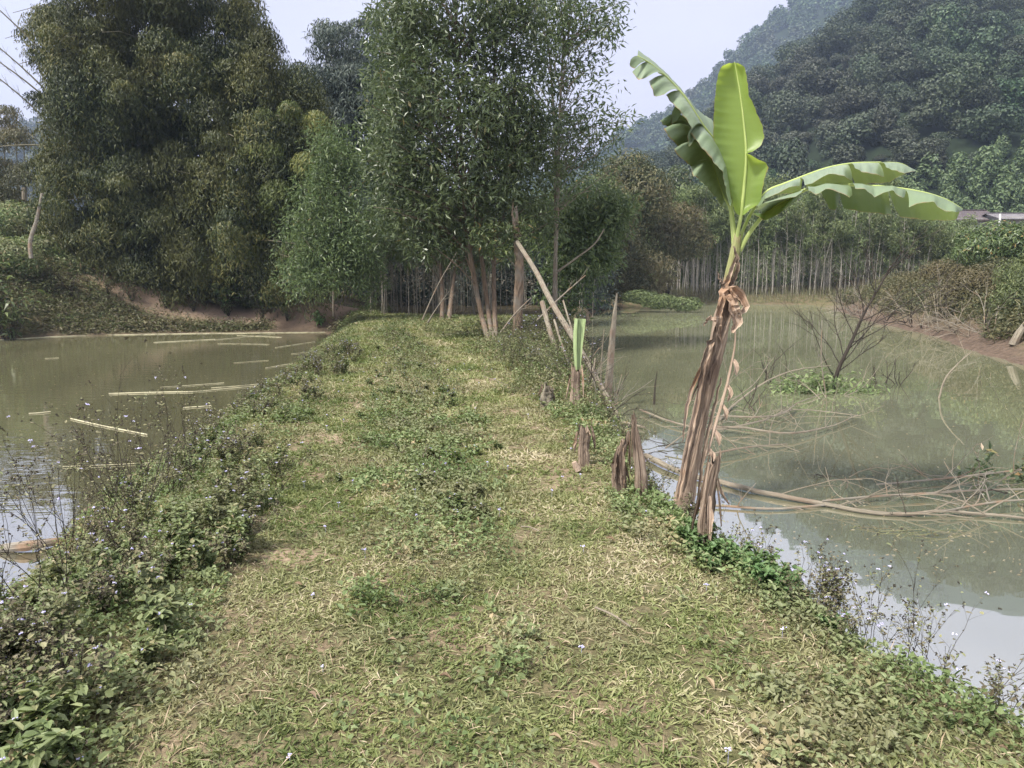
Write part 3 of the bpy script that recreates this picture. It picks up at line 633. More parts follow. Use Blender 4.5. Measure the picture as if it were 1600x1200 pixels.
# right bank
RB = 'shrubs on the right bank'
pxbush('tree', [(1560, 370, 32, 40, 26), (1530, 392, 31, 38, 25), (1592, 385, 31, 35, 35), (1620, 380, 31, 40, 40), (1515, 375, 33, 22, 18)], (20.6, 32.6), 9000, .22, .065, M['acacia2'], 'broad green leafy tree on the right bank below the grey roof', cat='tree', droop=.5)
pxbush('bush', [(1475, 432, 35, 40, 28), (1450, 452, 35, 30, 22)], (21.0, 37), 5200, .2, .05, M['olive'], 'olive bush on the right bank nearest the bamboo grove', droop=.5)
pxbush('bush', [(1530, 450, 27, 50, 38), (1490, 470, 27, 40, 28), (1560, 430, 28, 40, 28)], (17.2, 28), 9000, .17, .045, M['olive'], 'brownish dry bush above the red mud of the right bank', droop=.5)
pxbush('bush', [(1595, 470, 22, 45, 36), (1640, 440, 22, 60, 60), (1600, 430, 24, 45, 30)], (15.8, 22.6), 9000, .14, .04, M['grove'], 'grey green bush at the right edge above the mud bank', droop=.5)
def undergrowth(name, n, region, hmax, L, W, mat, lab, accept=None, droop=.2, cl=7):
    """leafy tufts; region (x0,x1,y0,y1)"""
    x = np.random.uniform(region[0], region[1], n); y = np.random.uniform(region[2], region[3], n); z = height(x, y)
    sl_, sr_ = sdist(PL, x, y), sdist(PR, x, y); k = (sl_ > .03) & (sr_ > .03)
    if accept is not None: k &= accept(x, y, z, sl_, sr_)
    x, y, z = x[k], y[k], z[k]; m = len(x); x, y, z = [np.repeat(q, cl) for q in (x, y, z)]; hh = np.repeat(hmax * np.random.uniform(.15, 1, m) * (.35 + .9 * fbm(x[::cl], y[::cl], 1.3, 80)), cl); n2 = len(x)
    P = np.c_[x + np.random.randn(n2) * L * .9, y + np.random.randn(n2) * L * .9, z + hh * np.random.uniform(0, 1, n2)]
    mb = MB(); leaves(mb, P, rdir(n2) * A(1, 1, .5) + A(0, 0, .15 - droop), A(0, 0, 1) + .7 * rdir(n2), L * np.random.uniform(.6, 1.3, n2), W * np.random.uniform(.6, 1.3, n2))
    if mb.n: tag(mb.build(name, mat), lab, 'undergrowth', kind='stuff')
undergrowth('bank_undergrowth', 60000, (11, 32, 13, 51), 1.0, .17, .05, M['olive'], 'dry brown scrub over the top of the right bank', lambda x, y, z, a, b: (b > .1 + 1.5 * fbm(x, y, 2, 5)) & (x > 10))
undergrowth('bank_undergrowth', 26000, (-30, -6.5, 25, 34), .55, .14, .05, M['dryweed'], 'brown and green scrub on the far bank of the left pond', lambda x, y, z, a, b: (a > .25) & (seg_d(x, y, PATHL) > .95) & (np.hypot((x + 8.1) / 2.0, (y - 31) / 2.6) > 1) & (y < 31.5 + .3 * np.maximum(0, -x - 12)))
undergrowth('bank_grass', 26000, (-30, -5.5, 26, 34), .3, .13, .03, M['weed'], 'green weeds on the far bank of the left pond', lambda x, y, z, a, b: (a > .5) & (seg_d(x, y, PATHL) > 1.0) & (np.hypot((x + 8.1) / 2.0, (y - 31) / 2.3) > 1) & (fbm(x, y, 2.2, 15) > .42))

# ------------------------------------------------------------------ big bamboo clumps on the left
def bamboo_clump(name, base, culms, mat, cmat, nleaf, lab, L=.24, W=.042, plume=.8, extra=None):
    """culms: list of (tip px, tip py, Y, t0) – arching poles from the base; leaves hang in plumes along them from fraction t0"""
    bx, by = base; bz = H(bx, by); root = empty(name, (bx, by, bz), lab, 'bamboo clump'); o = A(bx, by, bz); fo = MB(); lob = []
    for (px, py, Y, t0) in culms:
        tip = at(px, py, Y) - o; foot = A(random.uniform(-1, 1) * 2.2 + tip[0] * .25, random.uniform(-1, 1) * .9, -.1); hgt = max(tip[2], 1.0)
        d = tip - foot; mid = foot + A(d[0] * .3, d[1] * .3, d[2] * .62); top = foot + A(d[0] * .72, d[1] * .75, d[2] * 1.02 + .2)
        P = smooth_line([foot, mid, top, tip], 14); cu = MB(); tube(cu, P, np.linspace(.055, .01, 14), 6); cu.build('culm', M[cmat], root)
        for q in np.arange(t0, 1.001, .17):
            i = q * 13; j = min(int(i), 12); c = P[j] + (P[j + 1] - P[j]) * (i - j); s = plume * random.uniform(.55, 1.15)
            lob.append((c + A(random.uniform(-.6, .6), random.uniform(-.9, .3), random.uniform(-.5, .2)), (s, s, s * random.uniform(.6, .95))))
    if extra: lob += [(at(a, b, Y) - o, (r * Y / FPX, r * Y / FPX * .8, r2 * Y / FPX)) for a, b, Y, r, r2 in extra]
    blob(fo, lob, nleaf, L, W, droop=1.2, jit=.65, shell=(.6, 1.1), top=.7, bend=.2, tone=.45); fo.build('foliage', mat, root)
    return root
cul = []
random.seed(21)
for _ in range(64):                       # the big clump: dome between x 60..500
    a = random.uniform(0, 1); px = 60 + 430 * a; topy = np.interp(px, [50, 90, 150, 250, 360, 420, 470, 510], [230, 20, -90, -120, -60, 90, 170, 240])
    f = random.random() ** .8; py = topy + f * (430 - topy) * .88; cul.append((px, py, random.uniform(28.5, 34.5) + f * -1.2, .30))
for px, py in ((20, 20), (8, 60), (30, 100), (60, 10), (100, -40), (420, 60), (455, 130), (395, 20)): cul.append((px, py, 33, .55))
ex = []
for _ in range(340):
    px = random.uniform(75, 505); tp = np.interp(px, [50, 90, 150, 250, 360, 400, 450, 510], [190, -20, -100, -120, -60, 50, 135, 220]); py = tp + 8 + (470 - tp) * random.random() ** 1.15
    r = random.uniform(20, 46); ex.append((px, py, random.uniform(28.8, 33.5), r, r * random.uniform(.8, 1.7)))
bamboo_clump('bamboo_clump', (-15.8, 34.0), cul, M['bamboo'], 'darkculm', 560000, 'huge drooping bamboo clump with yellowing plumes on the left bank', L=.20, W=.042, plume=.62, extra=ex)
ex = [(random.uniform(375, 520), random.uniform(165, 400), random.uniform(28.6, 30.5), random.uniform(16, 30), random.uniform(16, 34)) for _ in range(34)]
bamboo_clump('bamboo_clump', (-9.8, 32.5), [(random.uniform(390, 515), random.uniform(150, 300), 30, .6) for _ in range(12)], M['bamboo_yellow'], 'darkculm', 60000, 'feathery yellow green bamboo on the right shoulder of the huge clump', L=.20, W=.042, plume=.5, extra=ex)
cul = [(random.uniform(445, 640), random.uniform(70, 330), random.uniform(43, 47), .4) for _ in range(34)] + [(500, 45, 45, .5), (560, 40, 45, .5), (610, 20, 45, .5), (470, 60, 46, .5)]
bamboo_clump('bamboo_clump', (-9.5, 47.0), cul, M['bamboo_blue'], 'darkculm', 110000, 'dark bluish bamboo clump behind between the big clump and the acacias', L=.32, W=.07, plume=1.15, extra=[(random.uniform(450, 640), random.uniform(110, 400), random.uniform(43, 46), 34, 34) for _ in range(70)])
cul = [(random.uniform(-120, 60), random.uniform(180, 330), random.uniform(36, 44), .4) for _ in range(16)]
bamboo_clump('bamboo_clump', (-30, 42.0), cul, M['olive'], 'darkculm', 22000, 'pale thin bamboo clump at the far left edge behind the grey post', L=.26, W=.05, plume=.9)
# bare culms crossing the sky at top left
for k, (a, b) in enumerate((((-40, -20), (75, 100)), ((-30, 50), (62, 140)), ((-40, 70), (60, 145)), ((-30, 100), (56, 178)), ((-15, 230), (70, 200)))):
    mb = MB(); P0, P1 = at(*a, 31.5), at(b[0] + 40, b[1] + 32, 32.5); tube(mb, smooth_line([P0, (P0 + P1) / 2 + A(0, 0, .12), P1], 8), [.018, .045], 5)
    for q in (.25, .4, .55): c = P0 + (P1 - P0) * q; branchy(mb, c, (-.5, 0, .8), .8, .01, 1, 4, 3, .8)
    tag(mb.build('bamboo_pole', M['darkculm'], loc=P1), 'bare dark bamboo culm reaching out of the big clump against the sky', 'bamboo culm', 'bare bamboo culms at top left')

# thin pale stems behind the end of the dyke
sap = bamboo_protos([(random.uniform(3.2, 5.2), .6, 110, .6, random.uniform(.03, .16), .26, .07, random.uniform(.010, .022), 14) for _ in range(8)], M['culm'], M['acacia'], 'thin pale upright stem in the thicket behind the end of the dyke', 'thin stems behind the dyke', 'thin_tree')
pts = [((px - 800) / FPX * Y, Y) for px, Y in [(random.uniform(575, 770), random.uniform(29, 37)) for _ in range(95)] + [(random.uniform(770, 930), random.uniform(31, 37)) for _ in range(20)]]
plant_copies(sap, pts, relab=lambda x, y, s: (('taller' if s > 1 else 'shorter') + ' thin pale stem behind the dyke end,', ('left of the slanting branches' if 800 + x / y * FPX < 650 else 'left of the reddish acacia trunks' if 800 + x / y * FPX < 730 else 'between the reddish acacia trunks' if 800 + x / y * FPX < 790 else 'right of the broken tree') + (', near row' if y < 33 else ', far row')))
st = MB()
for _ in range(70):
    px = random.uniform(540, 950); Y = random.uniform(38, 44); x = (px - 800) / FPX * Y; z = H(x, Y)
    blob(st, [((x, Y, z + q), (1.3, .9, 1.0)) for q in (.8, 2.2, 3.6, 5)], 420, .3, .1, droop=.4, jit=.7, shell=(.3, 1.05))
tag(st.build('woodland_thicket', M['bamboo_blue']), 'dark leafy wood closing the view behind the thin stems', 'thicket', kind='stuff')

# ------------------------------------------------------------------ acacias at the end of the dyke
def acacia(name, base, stems, lobes, nclus, per, L, W, mat, bark, lab, cat='tree', r0=.1, cr=.30, limbs=16):
    x, y = base; z = H(x, y); o = A(x, y, z); root = empty(name, (x, y, z), lab, cat)
    for s in stems:
        P = smooth_line([A(*(gh(*s[0])[:3])) - o - A(0, 0, .12)] + [at(*q) - o for q in s[1:]], 16); mb = MB(); tube(mb, P, np.linspace(r0, r0 * .3, 16), 10, lump=.12); mb.build('trunk', M[bark], root)
    lb = pxlobes(x, y, z, lobes); wt = np.array([r[0] * r[1] * r[2] for c, r in lb]) ** .8; wt /= wt.sum()
    lm, fo = MB(), MB(); allP = []
    for s in stems: allP.append(smooth_line([at(*q) - o for q in s[1:]], 12))
    allP = np.concatenate(allP)
    cents = []
    for _ in range(nclus):
        c, r = lb[np.random.choice(len(lb), p=wt)]; d = rdir(1)[0] * random.uniform(.35, 1.05); cents.append(np.asarray(c) + d * r)
    cents = np.array(cents)
    for c in cents[:limbs * 4]:
        q = allP[np.argmin(np.linalg.norm((allP - c) * A(1, 1, .8) + A(0, 0, .8), axis=1))]; m = (q + c) / 2 + A(0, 0, .15) + np.random.randn(3) * .1
        tube(lm, smooth_line([q, m, c], 7), np.linspace(r0 * .26, .007, 7), 4, caps=False)
    lm.build('limbs', M[bark], root)
    n = nclus * per; k = np.repeat(np.arange(nclus), per); off = np.random.randn(n, 3) * cr * A(1, 1, .75) * .55
    P = cents[k] + off; D = nz(off) * .8 + .8 * rdir(n) + A(0, 0, -.25); tone = np.clip(np.random.rand(nclus)[k] * .35 + np.random.rand(n) * .65, 0, 1)
    leaves(fo, P, D, A(0, 0, .8) + rdir(n), L * np.random.uniform(.6, 1.2, n), W * np.random.uniform(.7, 1.2, n), rnd=tone)
    fo.build('crown', mat, root); return root
A0 = 18.7
acacia('acacia_tree', (-.55, 18.6),
       [[(768, 538), (752, 490, A0), (738, 420, A0), (728, 350, A0), (722, 250, A0), (716, 120, A0), (710, -60, A0)],
        [(772, 538), (762, 480, A0 + .2), (755, 420, A0 + .3), (745, 330, A0 + .5), (765, 200, A0 + .4), (775, 60, A0 + .4)],
        [(776, 536), (772, 470, A0 + .3), (772, 400, A0 + .5), (790, 300, A0 + .8), (800, 180, A0 + .9)]],
       [(720, 10, 18.4, 115, 90), (790, 60, 18.8, 85, 90), (650, 60, 18.8, 70, 80), (700, 160, 18.2, 115, 90), (640, 230, 18.6, 65, 85), (790, 190, 19, 80, 90), (720, 270, 18.4, 110, 70), (650, 330, 18.6, 80, 55), (740, 345, 18.8, 80, 50), (620, 285, 19, 45, 50), (800, 300, 19.3, 75, 70), (610, 150, 18.8, 35, 35), (598, 245, 18.6, 26, 26), (620, 20, 18.6, 45, 40), (615, 350, 18.6, 38, 30), (660, 385, 18.6, 50, 24), (845, 230, 19.2, 45, 60), (700, 385, 18.9, 60, 22), (840, 340, 19.4, 40, 40)],
       1450, 18, .20, .058, M['acacia'], 'bark', 'large dark acacia with leaning reddish trunks at the end of the dyke', r0=.072, limbs=40, cr=.27)
acacia('acacia_tree', (1.25, 21.0),
       [[(868, 520), (866, 470, 20.6), (871, 330, 20.6), (874, 200, 20.6), (880, 60, 20.6), (884, -60, 20.6)], [(868, 520), (868, 330, 20.7), (868, 250, 20.7), (862, 130, 20.9), (850, 0, 20.9)]],
       [(890, 30, 20.5, 75, 70), (925, 90, 20.5, 48, 75), (855, 110, 20.8, 60, 70), (930, 190, 20.6, 50, 60), (880, 210, 21, 70, 60), (900, 270, 21, 70, 50), (950, 25, 20.8, 30, 40), (850, 20, 21, 60, 60)],
       430, 15, .20, .052, M['acacia'], 'deadwood', 'tall slender acacia with a pale straight trunk and airy crown beside the right pond', r0=.06, limbs=22)
acacia('acacia_tree', (1.7, 23.2),
       [[(893, 512), (890, 450, 23), (905, 400, 23), (925, 360, 23)]],
       [(910, 330, 22.6, 65, 45), (950, 345, 22.5, 45, 35), (905, 400, 22.6, 60, 50), (870, 350, 22.8, 45, 50), (930, 400, 22.8, 40, 35), (890, 460, 22.6, 45, 30), (960, 320, 22.6, 35, 25)],
       560, 20, .2, .06, M['acacia2'], 'greybark', 'bushy young acacia with bright green leaves behind the pale trunk', r0=.05, limbs=16)
acacia('acacia_tree', (-5.9, 26.5),
       [[(521, 495), (521, 440, 26.5), (523, 350, 26.5), (528, 240, 26.5)]],
       [(525, 245, 26.3, 45, 50), (520, 310, 26.2, 60, 50), (490, 375, 26.2, 55, 50), (550, 370, 26.2, 50, 60), (520, 420, 26.2, 65, 40), (475, 430, 26.4, 40, 35), (575, 430, 26.6, 30, 45)],
       900, 22, .18, .05, M['acacia2'], 'greybark', 'small bright green acacia in front of the huge bamboo clump', r0=.05, limbs=20)
acacia('acacia_tree', (-2.6, 29.5),
       [[(690, 500), (690, 440, 29), (680, 330, 29), (670, 200, 29)], [(700, 500), (712, 420, 29.2), (730, 340, 29.2)]],
       [(640, 130, 29, 70, 110), (600, 250, 29, 45, 90), (690, 300, 29, 90, 60), (640, 365, 28.6, 65, 35), (610, 60, 29.5, 40, 70), (790, 220, 29.5, 60, 90), (850, 350, 29.5, 70, 60), (710, 370, 28.8, 60, 25), (760, 385, 28.8, 60, 30)],
       1100, 20, .25, .075, M['acacia'], 'bark', 'second dark acacia standing behind the large one', r0=.09, limbs=30)
# broken snag with shoots
b = gh(808, 534); root = empty('broken_tree', b, 'broken reddish trunk with tufts of new leaves near its snapped top', 'tree snag'); mb = MB()
tube(mb, smooth_line([b - A(0, 0, .1), at(809, 480, b[1]), at(811, 420, b[1]), at(808, 370, b[1]), at(804, 330, b[1])], 18) - b, np.array([.14, .115, .115, .11, .10, .07]), 12, lump=.14); 
for q in range(6):
    a_ = q * 1.05; c_ = at(804, 334, b[1]) - b + A(math.cos(a_) * .055, math.sin(a_) * .055, 0); tube(mb, [c_ - A(0, 0, .05), c_ + A(random.uniform(-.03, .03), 0, random.uniform(.05, .28))], [.03, .006], 4)
mb.build('trunk', M['bark'], root)
fo = MB(); blob(fo, [(at(px, py, b[1] - .1) - b, (r, r, r * .8)) for px, py, r in ((750, 375, .28), (770, 385, .3), (795, 360, .25), (822, 352, .25), (815, 372, .25), (790, 395, .25), (745, 360, .2), (770, 355, .2))], 800, .17, .045, droop=.1, jit=.8, shell=(.1, 1.1)); fo.build('shoots', M['acacia2'], root)
tw = MB()
for px, py in ((750, 370), (772, 380), (820, 350)): tube(tw, smooth_line([at(808, 420, b[1]) - b, at((808 + px) / 2, py + 18, b[1] - .1) - b, at(px, py, b[1] - .1) - b], 6), [.018, .006], 4)
tw.build('twigs', M['greybark'], root)
def pole(name, pts, r, mat, lab, cat='pole', sides=8, n=14, grp=None, lump=.06, twigs=0, tl=.5, tmat=None):
    P = smooth_line(pts, n); b0 = P[0]; root = None
    mb = MB(); tube(mb, P, r, sides, lump=lump)
    for _ in range(twigs):
        i = random.randint(2, n - 2); d = nz(P[i + 1] - P[i]) * .6 + rdir(1)[0] * .7 + A(0, 0, .25); branchy(mb, P[i], d, tl * random.uniform(.4, 1.2), np.min(r) * .5 + .002, 1, 5, 2, .7, .3)
    o = mb.build(name, M[mat], loc=b0); tag(o, lab, cat, grp); return o
Y1 = b[1] - .2
top = at(808, 378, Y1); bt = gp(965, 650, -.35)
pole('fallen_log', [top, at(835, 420, Y1 - .9), at(858, 465, Y1 - 2.2), at(900, 535, (Y1 + bt[1]) / 2 - .6), bt], [.05, .058, .056, .048, .034], 'deadwood', 'long pale snapped trunk leaning from the broken tree down to the pond', 'fallen trunk', 10, 20)
pole('leaning_pole', [at(847, 472, 15.2), at(860, 520, 14.6), at(875, 565, 14), at(884, 590, 13.4)], [.05, .045, .035], 'deadwood', 'short pale pole propped against the long leaning trunk', 'pole')
pole('dead_branch', [at(870, 425, 20.3), at(905, 400, 20.1), at(930, 380, 20), at(944, 358, 20)], [.03, .015], 'paletwig', 'bare pale branch curving up to the right from the slender acacia', 'branch')
for a in ([(660, 500), (682, 450), (715, 392)], [(668, 505), (680, 485), (702, 455)], [(782, 520), (805, 490), (830, 465)], [(840, 500), (870, 470), (915, 430)]):
    P = [at(q[0], q[1], 23 if a[0][0] < 760 else 17.8) for q in a]
    pole('dead_branch', P, [.028, .010], 'greybark', 'thin grey dead branch slanting among the trunks at the end of the dyke', 'branch', 6, 8, 'slanting branches under the acacias', twigs=3)

for k, (a, c, e, r_, mt, lb) in enumerate((((866, 500, 14.5), (880, 545, 13.2), (905, 612, 11.6), .022, 'deadwood', 'thin pole below the short propped pole, slanting to the green shoot'),
        ((905, 575, 11.9), (925, 615, 11.2), (945, 655, 10.4), .02, 'deadwood', 'thin grey pole slanting behind the green shoot'),
        ((862, 560, 12.6), (850, 590, 12.2), (846, 632, 11.6), .025, 'greybark', 'upright grey stick by the low rotten stump'),
        ((930, 560, 11.4), (925, 600, 11.1), (918, 650, 10.6), .012, 'paletwig', 'very thin pale stick just right of the green shoot'),
        ((880, 470, 15), (895, 520, 14), (912, 585, 12.4), .018, 'deadwood', 'straight thin pole beside the long leaning trunk'),
        ((842, 540, 13.5), (832, 575, 13), (826, 620, 12.4), .018, 'greybark', 'short grey stick in the weeds below the broken tree'),
        ((790, 545, 16), (800, 570, 15), (806, 600, 14.2), .02, 'darktwig', 'dark crooked stick at the foot of the broken tree'))):
    pole('dead_stick', [at(*a), at(*c), at(*e)], [r_, r_ * .8], mt, lb, 'stick', 6, 9, twigs=3, tl=.35)
for k in range(9):
    x_ = random.uniform(850, 965); yb_ = np.interp(x_, [850, 965], [600, 665]); p_b = gp(x_, yb_, -.2); mb = MB()
    for _ in range(3): branchy(mb, p_b, (random.uniform(-.6, .8), random.uniform(-.2, .2), random.uniform(.3, 1)), random.uniform(.4, 1.0), .007, 1, 6, 3, .6, .3)
    tag(mb.build('dead_brush', M[random.choice(['greybark', 'darktwig', 'paletwig'])], loc=p_b), 'dry twiggy brush on the bank around the green shoot', 'brush', 'dead brush around the green shoot')
# ------------------------------------------------------------------ left bank things
b = at(47, 382, 27.5); tpole = [b - A(0, 0, .5), b, at(57, 345, 27.5), at(66, 302, 27.5)]
pole('wooden_post', tpole, [.075, .07, .06, .05], 'greybark', 'crooked grey wooden post leaning on the left bank', 'post', 9, 12)
pole('wooden_post', [at(38, 312, 34), at(38, 293, 34)], .1, 'paletwig', 'short pale post further back at the left edge', 'post', 8, 4)
def broad_plant(loc, hh, n, L, W, mat, lab, cat='plant', grp=None, name='leafy_plant', stem='darktwig'):
    root = empty(name, loc, lab, cat, grp); st_, fo = MB(), MB(); tips = []
    for _ in range(max(2, n // 12)): branchy(st_, (0, 0, -.05), (random.uniform(-.4, .4), random.uniform(-.4, .4), 1), hh * random.uniform(.7, 1), .012, 1, 5, 3, .5, .2, .05, tips=tips)
    P = np.concatenate([t[0][2:] for t in tips]); k = np.random.randint(0, len(P), n); D = rdir(n) * A(1, 1, .4)
    leaves(fo, P[k], D, A(0, 0, 1) + .3 * rdir(n), L * np.random.uniform(.5, 1.2, n), W * np.random.uniform(.6, 1.1, n), bend=.25)
    st_.build('stem', M[stem], root); fo.build('foliage', mat, root); return root
for px, py, s, lb in ((352, 490, 1.2, 'tall pale green weed at the foot of the bamboo left of the dirt mound'), (415, 488, 1.0, 'bright green leafy plant just left of the red dirt mound'), (500, 508, .5, 'low dark green plant growing on the red face of the dirt mound')):
    p = gh(px, py); broad_plant(p, s, 90, .22, .13, M['herb'], lb)
for px, py, Y, s in ((10, 500, 22.8, 1.9), (-18, 470, 23, 2.4)):
    p = at(px, py, Y + 2.6); x, y = p[0], p[1]; broad_plant((x, y, H(x, y)), s, 260, .42, .10, M['acacia2'], 'large leafed bright green shrub at the left edge of the far bank' if px > 0 else 'tall large leafed shrub cut by the left edge of the photo', name='shrub')
spec = [(20, 345, 33, 45, 30), (60, 390, 30, 40, 22), (10, 400, 28, 50, 30), (100, 420, 30, 40, 22), (-60, 380, 28, 60, 60)]
labs = ('dark green shrub behind the grey leaning post', 'dark shrub at the foot of the grey leaning post', 'dark bush on the left bank above the large leafed shrub', 'brown green bush on the left bank right of the grey post', 'dark bush outside the left edge')
for s, lb in zip(spec, labs):
    p = at(s[0], s[1] + 30, s[2]); bush('bush', p[0], p[1], pxlobes(p[0], p[1], H(p[0], p[1]), [s, (s[0] + 25, s[1] + 12, s[2], s[3] * .6, s[4] * .7)]), 5200, .17, .06, M['weed'], lb)
for k in range(9):
    px = 70 + 47 * k + random.uniform(-10, 10); p = gh(px, np.interp(px, [0, 150, 300, 480], [455, 462, 492, 507]) + random.uniform(-6, 6)); broad_plant(p, random.uniform(.5, .9), 120, .14, .05, M['dryweed'] if k % 2 else M['weed'], 'scrubby weed on the far bank above the left pond', 'plant', 'weeds on the far left bank', 'weed_plant')

# ------------------------------------------------------------------ floating bamboo on the left pond
def floating(a, b, r, lab=None, grp='thin bamboo sticks floating on the left pond', z=WL + .012, mat='yellowpole'):
    p, q = gp(*a, z), gp(*b, z); m = (p + q) / 2 + A(random.uniform(-.03, .03), random.uniform(-.05, .05), 0)
    return pole("floating_bamboo", [p, m, q], r * .33, mat, lab or 'thin yellow bamboo stick floating on the left pond', 'bamboo pole', 6, 8, None if lab else grp)
floating((110, 654), (230, 679), .028, 'short yellow bamboo pole floating alone in the middle of the left pond')
floating((170, 615), (302, 612), .035, 'pale straight bamboo pole floating across the left pond towards the dyke')
floating((98, 729), (255, 722), .012, 'long thin yellow stick floating nearest the camera on the left pond')
floating((240, 535), (336, 530), .035, 'longest pale pole floating near the far bank of the left pond')
for s in (((300, 612), (412, 602)), ((330, 606), (415, 599)), ((250, 605), (350, 598)), ((45, 646), (79, 643)), ((340, 537), (421, 538)), ((335, 531), (430, 522)), ((365, 567), (420, 563)), ((430, 543), (492, 534)), ((70, 560), (92, 559)), ((370, 524), (440, 527)), ((415, 575), (470, 566)), ((285, 637), (330, 634)), ((455, 553), (505, 548))):
    floating(s[0], s[1], random.uniform(.012, .026))
L_ = [(-80, 536), (0, 531), (70, 526.5), (140, 524), (215, 522.5), (300, 521), (380, 520.5), (450, 519.5), (510, 519)]
for a, b_ in zip(L_[:-1], L_[1:]): o = floating(a, (b_[0] + 6, b_[1]), .045, None, None); tag(o, 'long yellow bamboo pole in the line floating along the far bank', 'bamboo pole', 'line of bamboo poles along the far bank')
pole('log', [gp(-10, 858, WL + .02), gp(50, 852, WL + .05), gp(95, 845, WL + .03)], [.03, .045, .03], 'greybark', 'brown waterlogged log beside the weeds at the left edge of the pond', 'log')
pole('log', [gp(338, 676, WL + .02), gp(365, 671, WL + .05)], [.04, .035], 'paletwig', 'pale broken stick lying at the water by the weedy left side of the dyke', 'log')

# ------------------------------------------------------------------ banana plant
np.random.seed(77); random.seed(77)
gb = gh(1066, 792); YB = gb[1]
banana = empty('banana_plant', gb, 'young banana plant with five green leaves on a leaning dry brown stem by the pond', 'banana plant')
def rel(P): return np.asarray(P) - gb
stem = [(1064, 800, YB), (1075, 740, YB - .02), (1092, 650, YB - .05), (1112, 570, YB - .08), (1127, 500, YB - .1), (1136, 450, YB - .1), (1146, 405, YB - .1), (1153, 365, YB - .1)]
SP = smooth_line([rel(at(*q)) for q in stem], 40)
k_ = YB / FPX
mb = MB(); rad = np.interp(np.linspace(0, 1, 40), [0, .12, .35, .6, .72, .78, .86, .94, 1], np.array([17.5, 14.5, 12.5, 12, 13, 9.5, 8.5, 8, 5]) * k_)
tube(mb, SP[:32], rad[:32], 22, lump=.16); mb.build('pseudostem', M['fibre'], banana, smooth=True)
mb = MB(); tube(mb, SP[28:], rad[28:] * .96, 16, lump=.06); mb.build('upper_stem', M['greensheath'], banana, smooth=True)
def strip_sheet(mb, P, wid, side, curl=.4, nv=6, rag=.25, off=None, nrm=None):
    """a dry sheath: a curled ribbon with ragged edges along P"""
    P = np.asarray(P); n = len(P); T = nz(np.gradient(P, axis=0)); S = nz(side - (T * (side * T).sum(-1, keepdims=True))); Nn = np.cross(S, T)
    wid = np.interp(np.linspace(0, 1, n), np.linspace(0, 1, len(wid)), wid); v = np.linspace(-1, 1, nv)
    jag = 1 + rag * (np.random.rand(n, 2) - .5); w_ = np.where(v[None] < 0, jag[:, :1], jag[:, 1:]) * wid[:, None] * v[None] * .5
    ph = np.random.rand() * 6; ds = np.cumsum(np.r_[0, np.linalg.norm(np.diff(P, axis=0), axis=1)])
    bul = -curl * wid[:, None] * (v[None] ** 2) * .5 + .10 * wid[:, None] * np.sin(v[None] * 7 + ph + ds[:, None] * 9)
    V = P[:, None] + S[:, None] * w_[..., None] + Nn[:, None] * bul[..., None]
    i = (np.arange(n - 1)[:, None] * nv + np.arange(nv - 1)[None]).ravel(); R = np.zeros((n, nv, 3)); R[..., 0] = random.random(); R[..., 1] = ds[:, None]; R[..., 2] = v[None] * .5
    mb.add(V.reshape(-1, 3), np.stack([i, i + 1, i + nv + 1, i + nv], -1), R.reshape(-1, 3))
# loose outer sheaths along the stem
for spec_, wd, mt in (
        ([(1120, 545), (1105, 590), (1093, 650), (1078, 720), (1068, 770)], [.02, .07, .10, .09, .05], 'fibre'),
        ([(1118, 520), (1102, 560), (1084, 600), (1072, 640), (1066, 690)], [.03, .06, .05, .04, .015], 'fibre_pale'),
        ([(1140, 470), (1128, 510), (1116, 560), (1107, 600)], [.08, .11, .08, .03], 'fibre'),
        ([(1126, 590), (1112, 650), (1100, 700), (1090, 775)], [.02, .05, .05, .03], 'fibre'),
        ([(1100, 560), (1090, 620), (1078, 680), (1058, 780)], [.03, .06, .06, .04], 'fibre_pale'),
        ([(1150, 400), (1139, 430), (1128, 462), (1118, 500)], [.03, .06, .05, .02], 'fibre_pale'),
        ([(1146, 385), (1152, 410), (1143, 440), (1133, 465)], [.02, .05, .06, .03], 'fibre')):
    mb = MB(); P = smooth_line([rel(at(a, b_, YB - .13 - .05 * random.random() - .02)) for a, b_ in spec_], 22); P += np.random.randn(*P.shape) * .003
    strip_sheet(mb, P, [w_ * .72 for w_ in wd], A(1, .15, 0) * np.ones((22, 1)), .7, 8); mb.build('dry_sheath', M[mt], banana)
# the flared crumpled sheath at the neck
for spec_, wd, mt in (
        ([(1128, 478), (1140, 452), (1153, 462), (1162, 480), (1152, 492)], [.04, .09, .10, .08, .03], 'fibre_pale'),
        ([(1132, 455), (1142, 475), (1148, 500), (1143, 520)], [.04, .10, .09, .03], 'fibre_pale'),
        ([(1130, 460), (1122, 485), (1120, 505), (1127, 535)], [.03, .06, .05, .01], 'fibre_pale'),
        ([(1125, 500), (1110, 495), (1098, 508)], [.05, .05, .01], 'fibre_pale'),
        ([(1136, 455), (1128, 440), (1121, 425)], [.05, .03, .005], 'fibre'),
        ([(1120, 505), (1112, 530), (1103, 548), (1092, 590), (1080, 625)], [.04, .05, .04, .03, .01], 'fibre')):
    mb = MB(); P = smooth_line([rel(at(a, b_, YB - .2 - .04 * random.random())) for a, b_ in spec_], 16); P += np.random.randn(*P.shape) * .006
    strip_sheet(mb, P, wd, A(.9, .3, .2) * np.ones((16, 1)), 1.0, 8, .4); mb.build('dry_sheath', M[mt], banana)
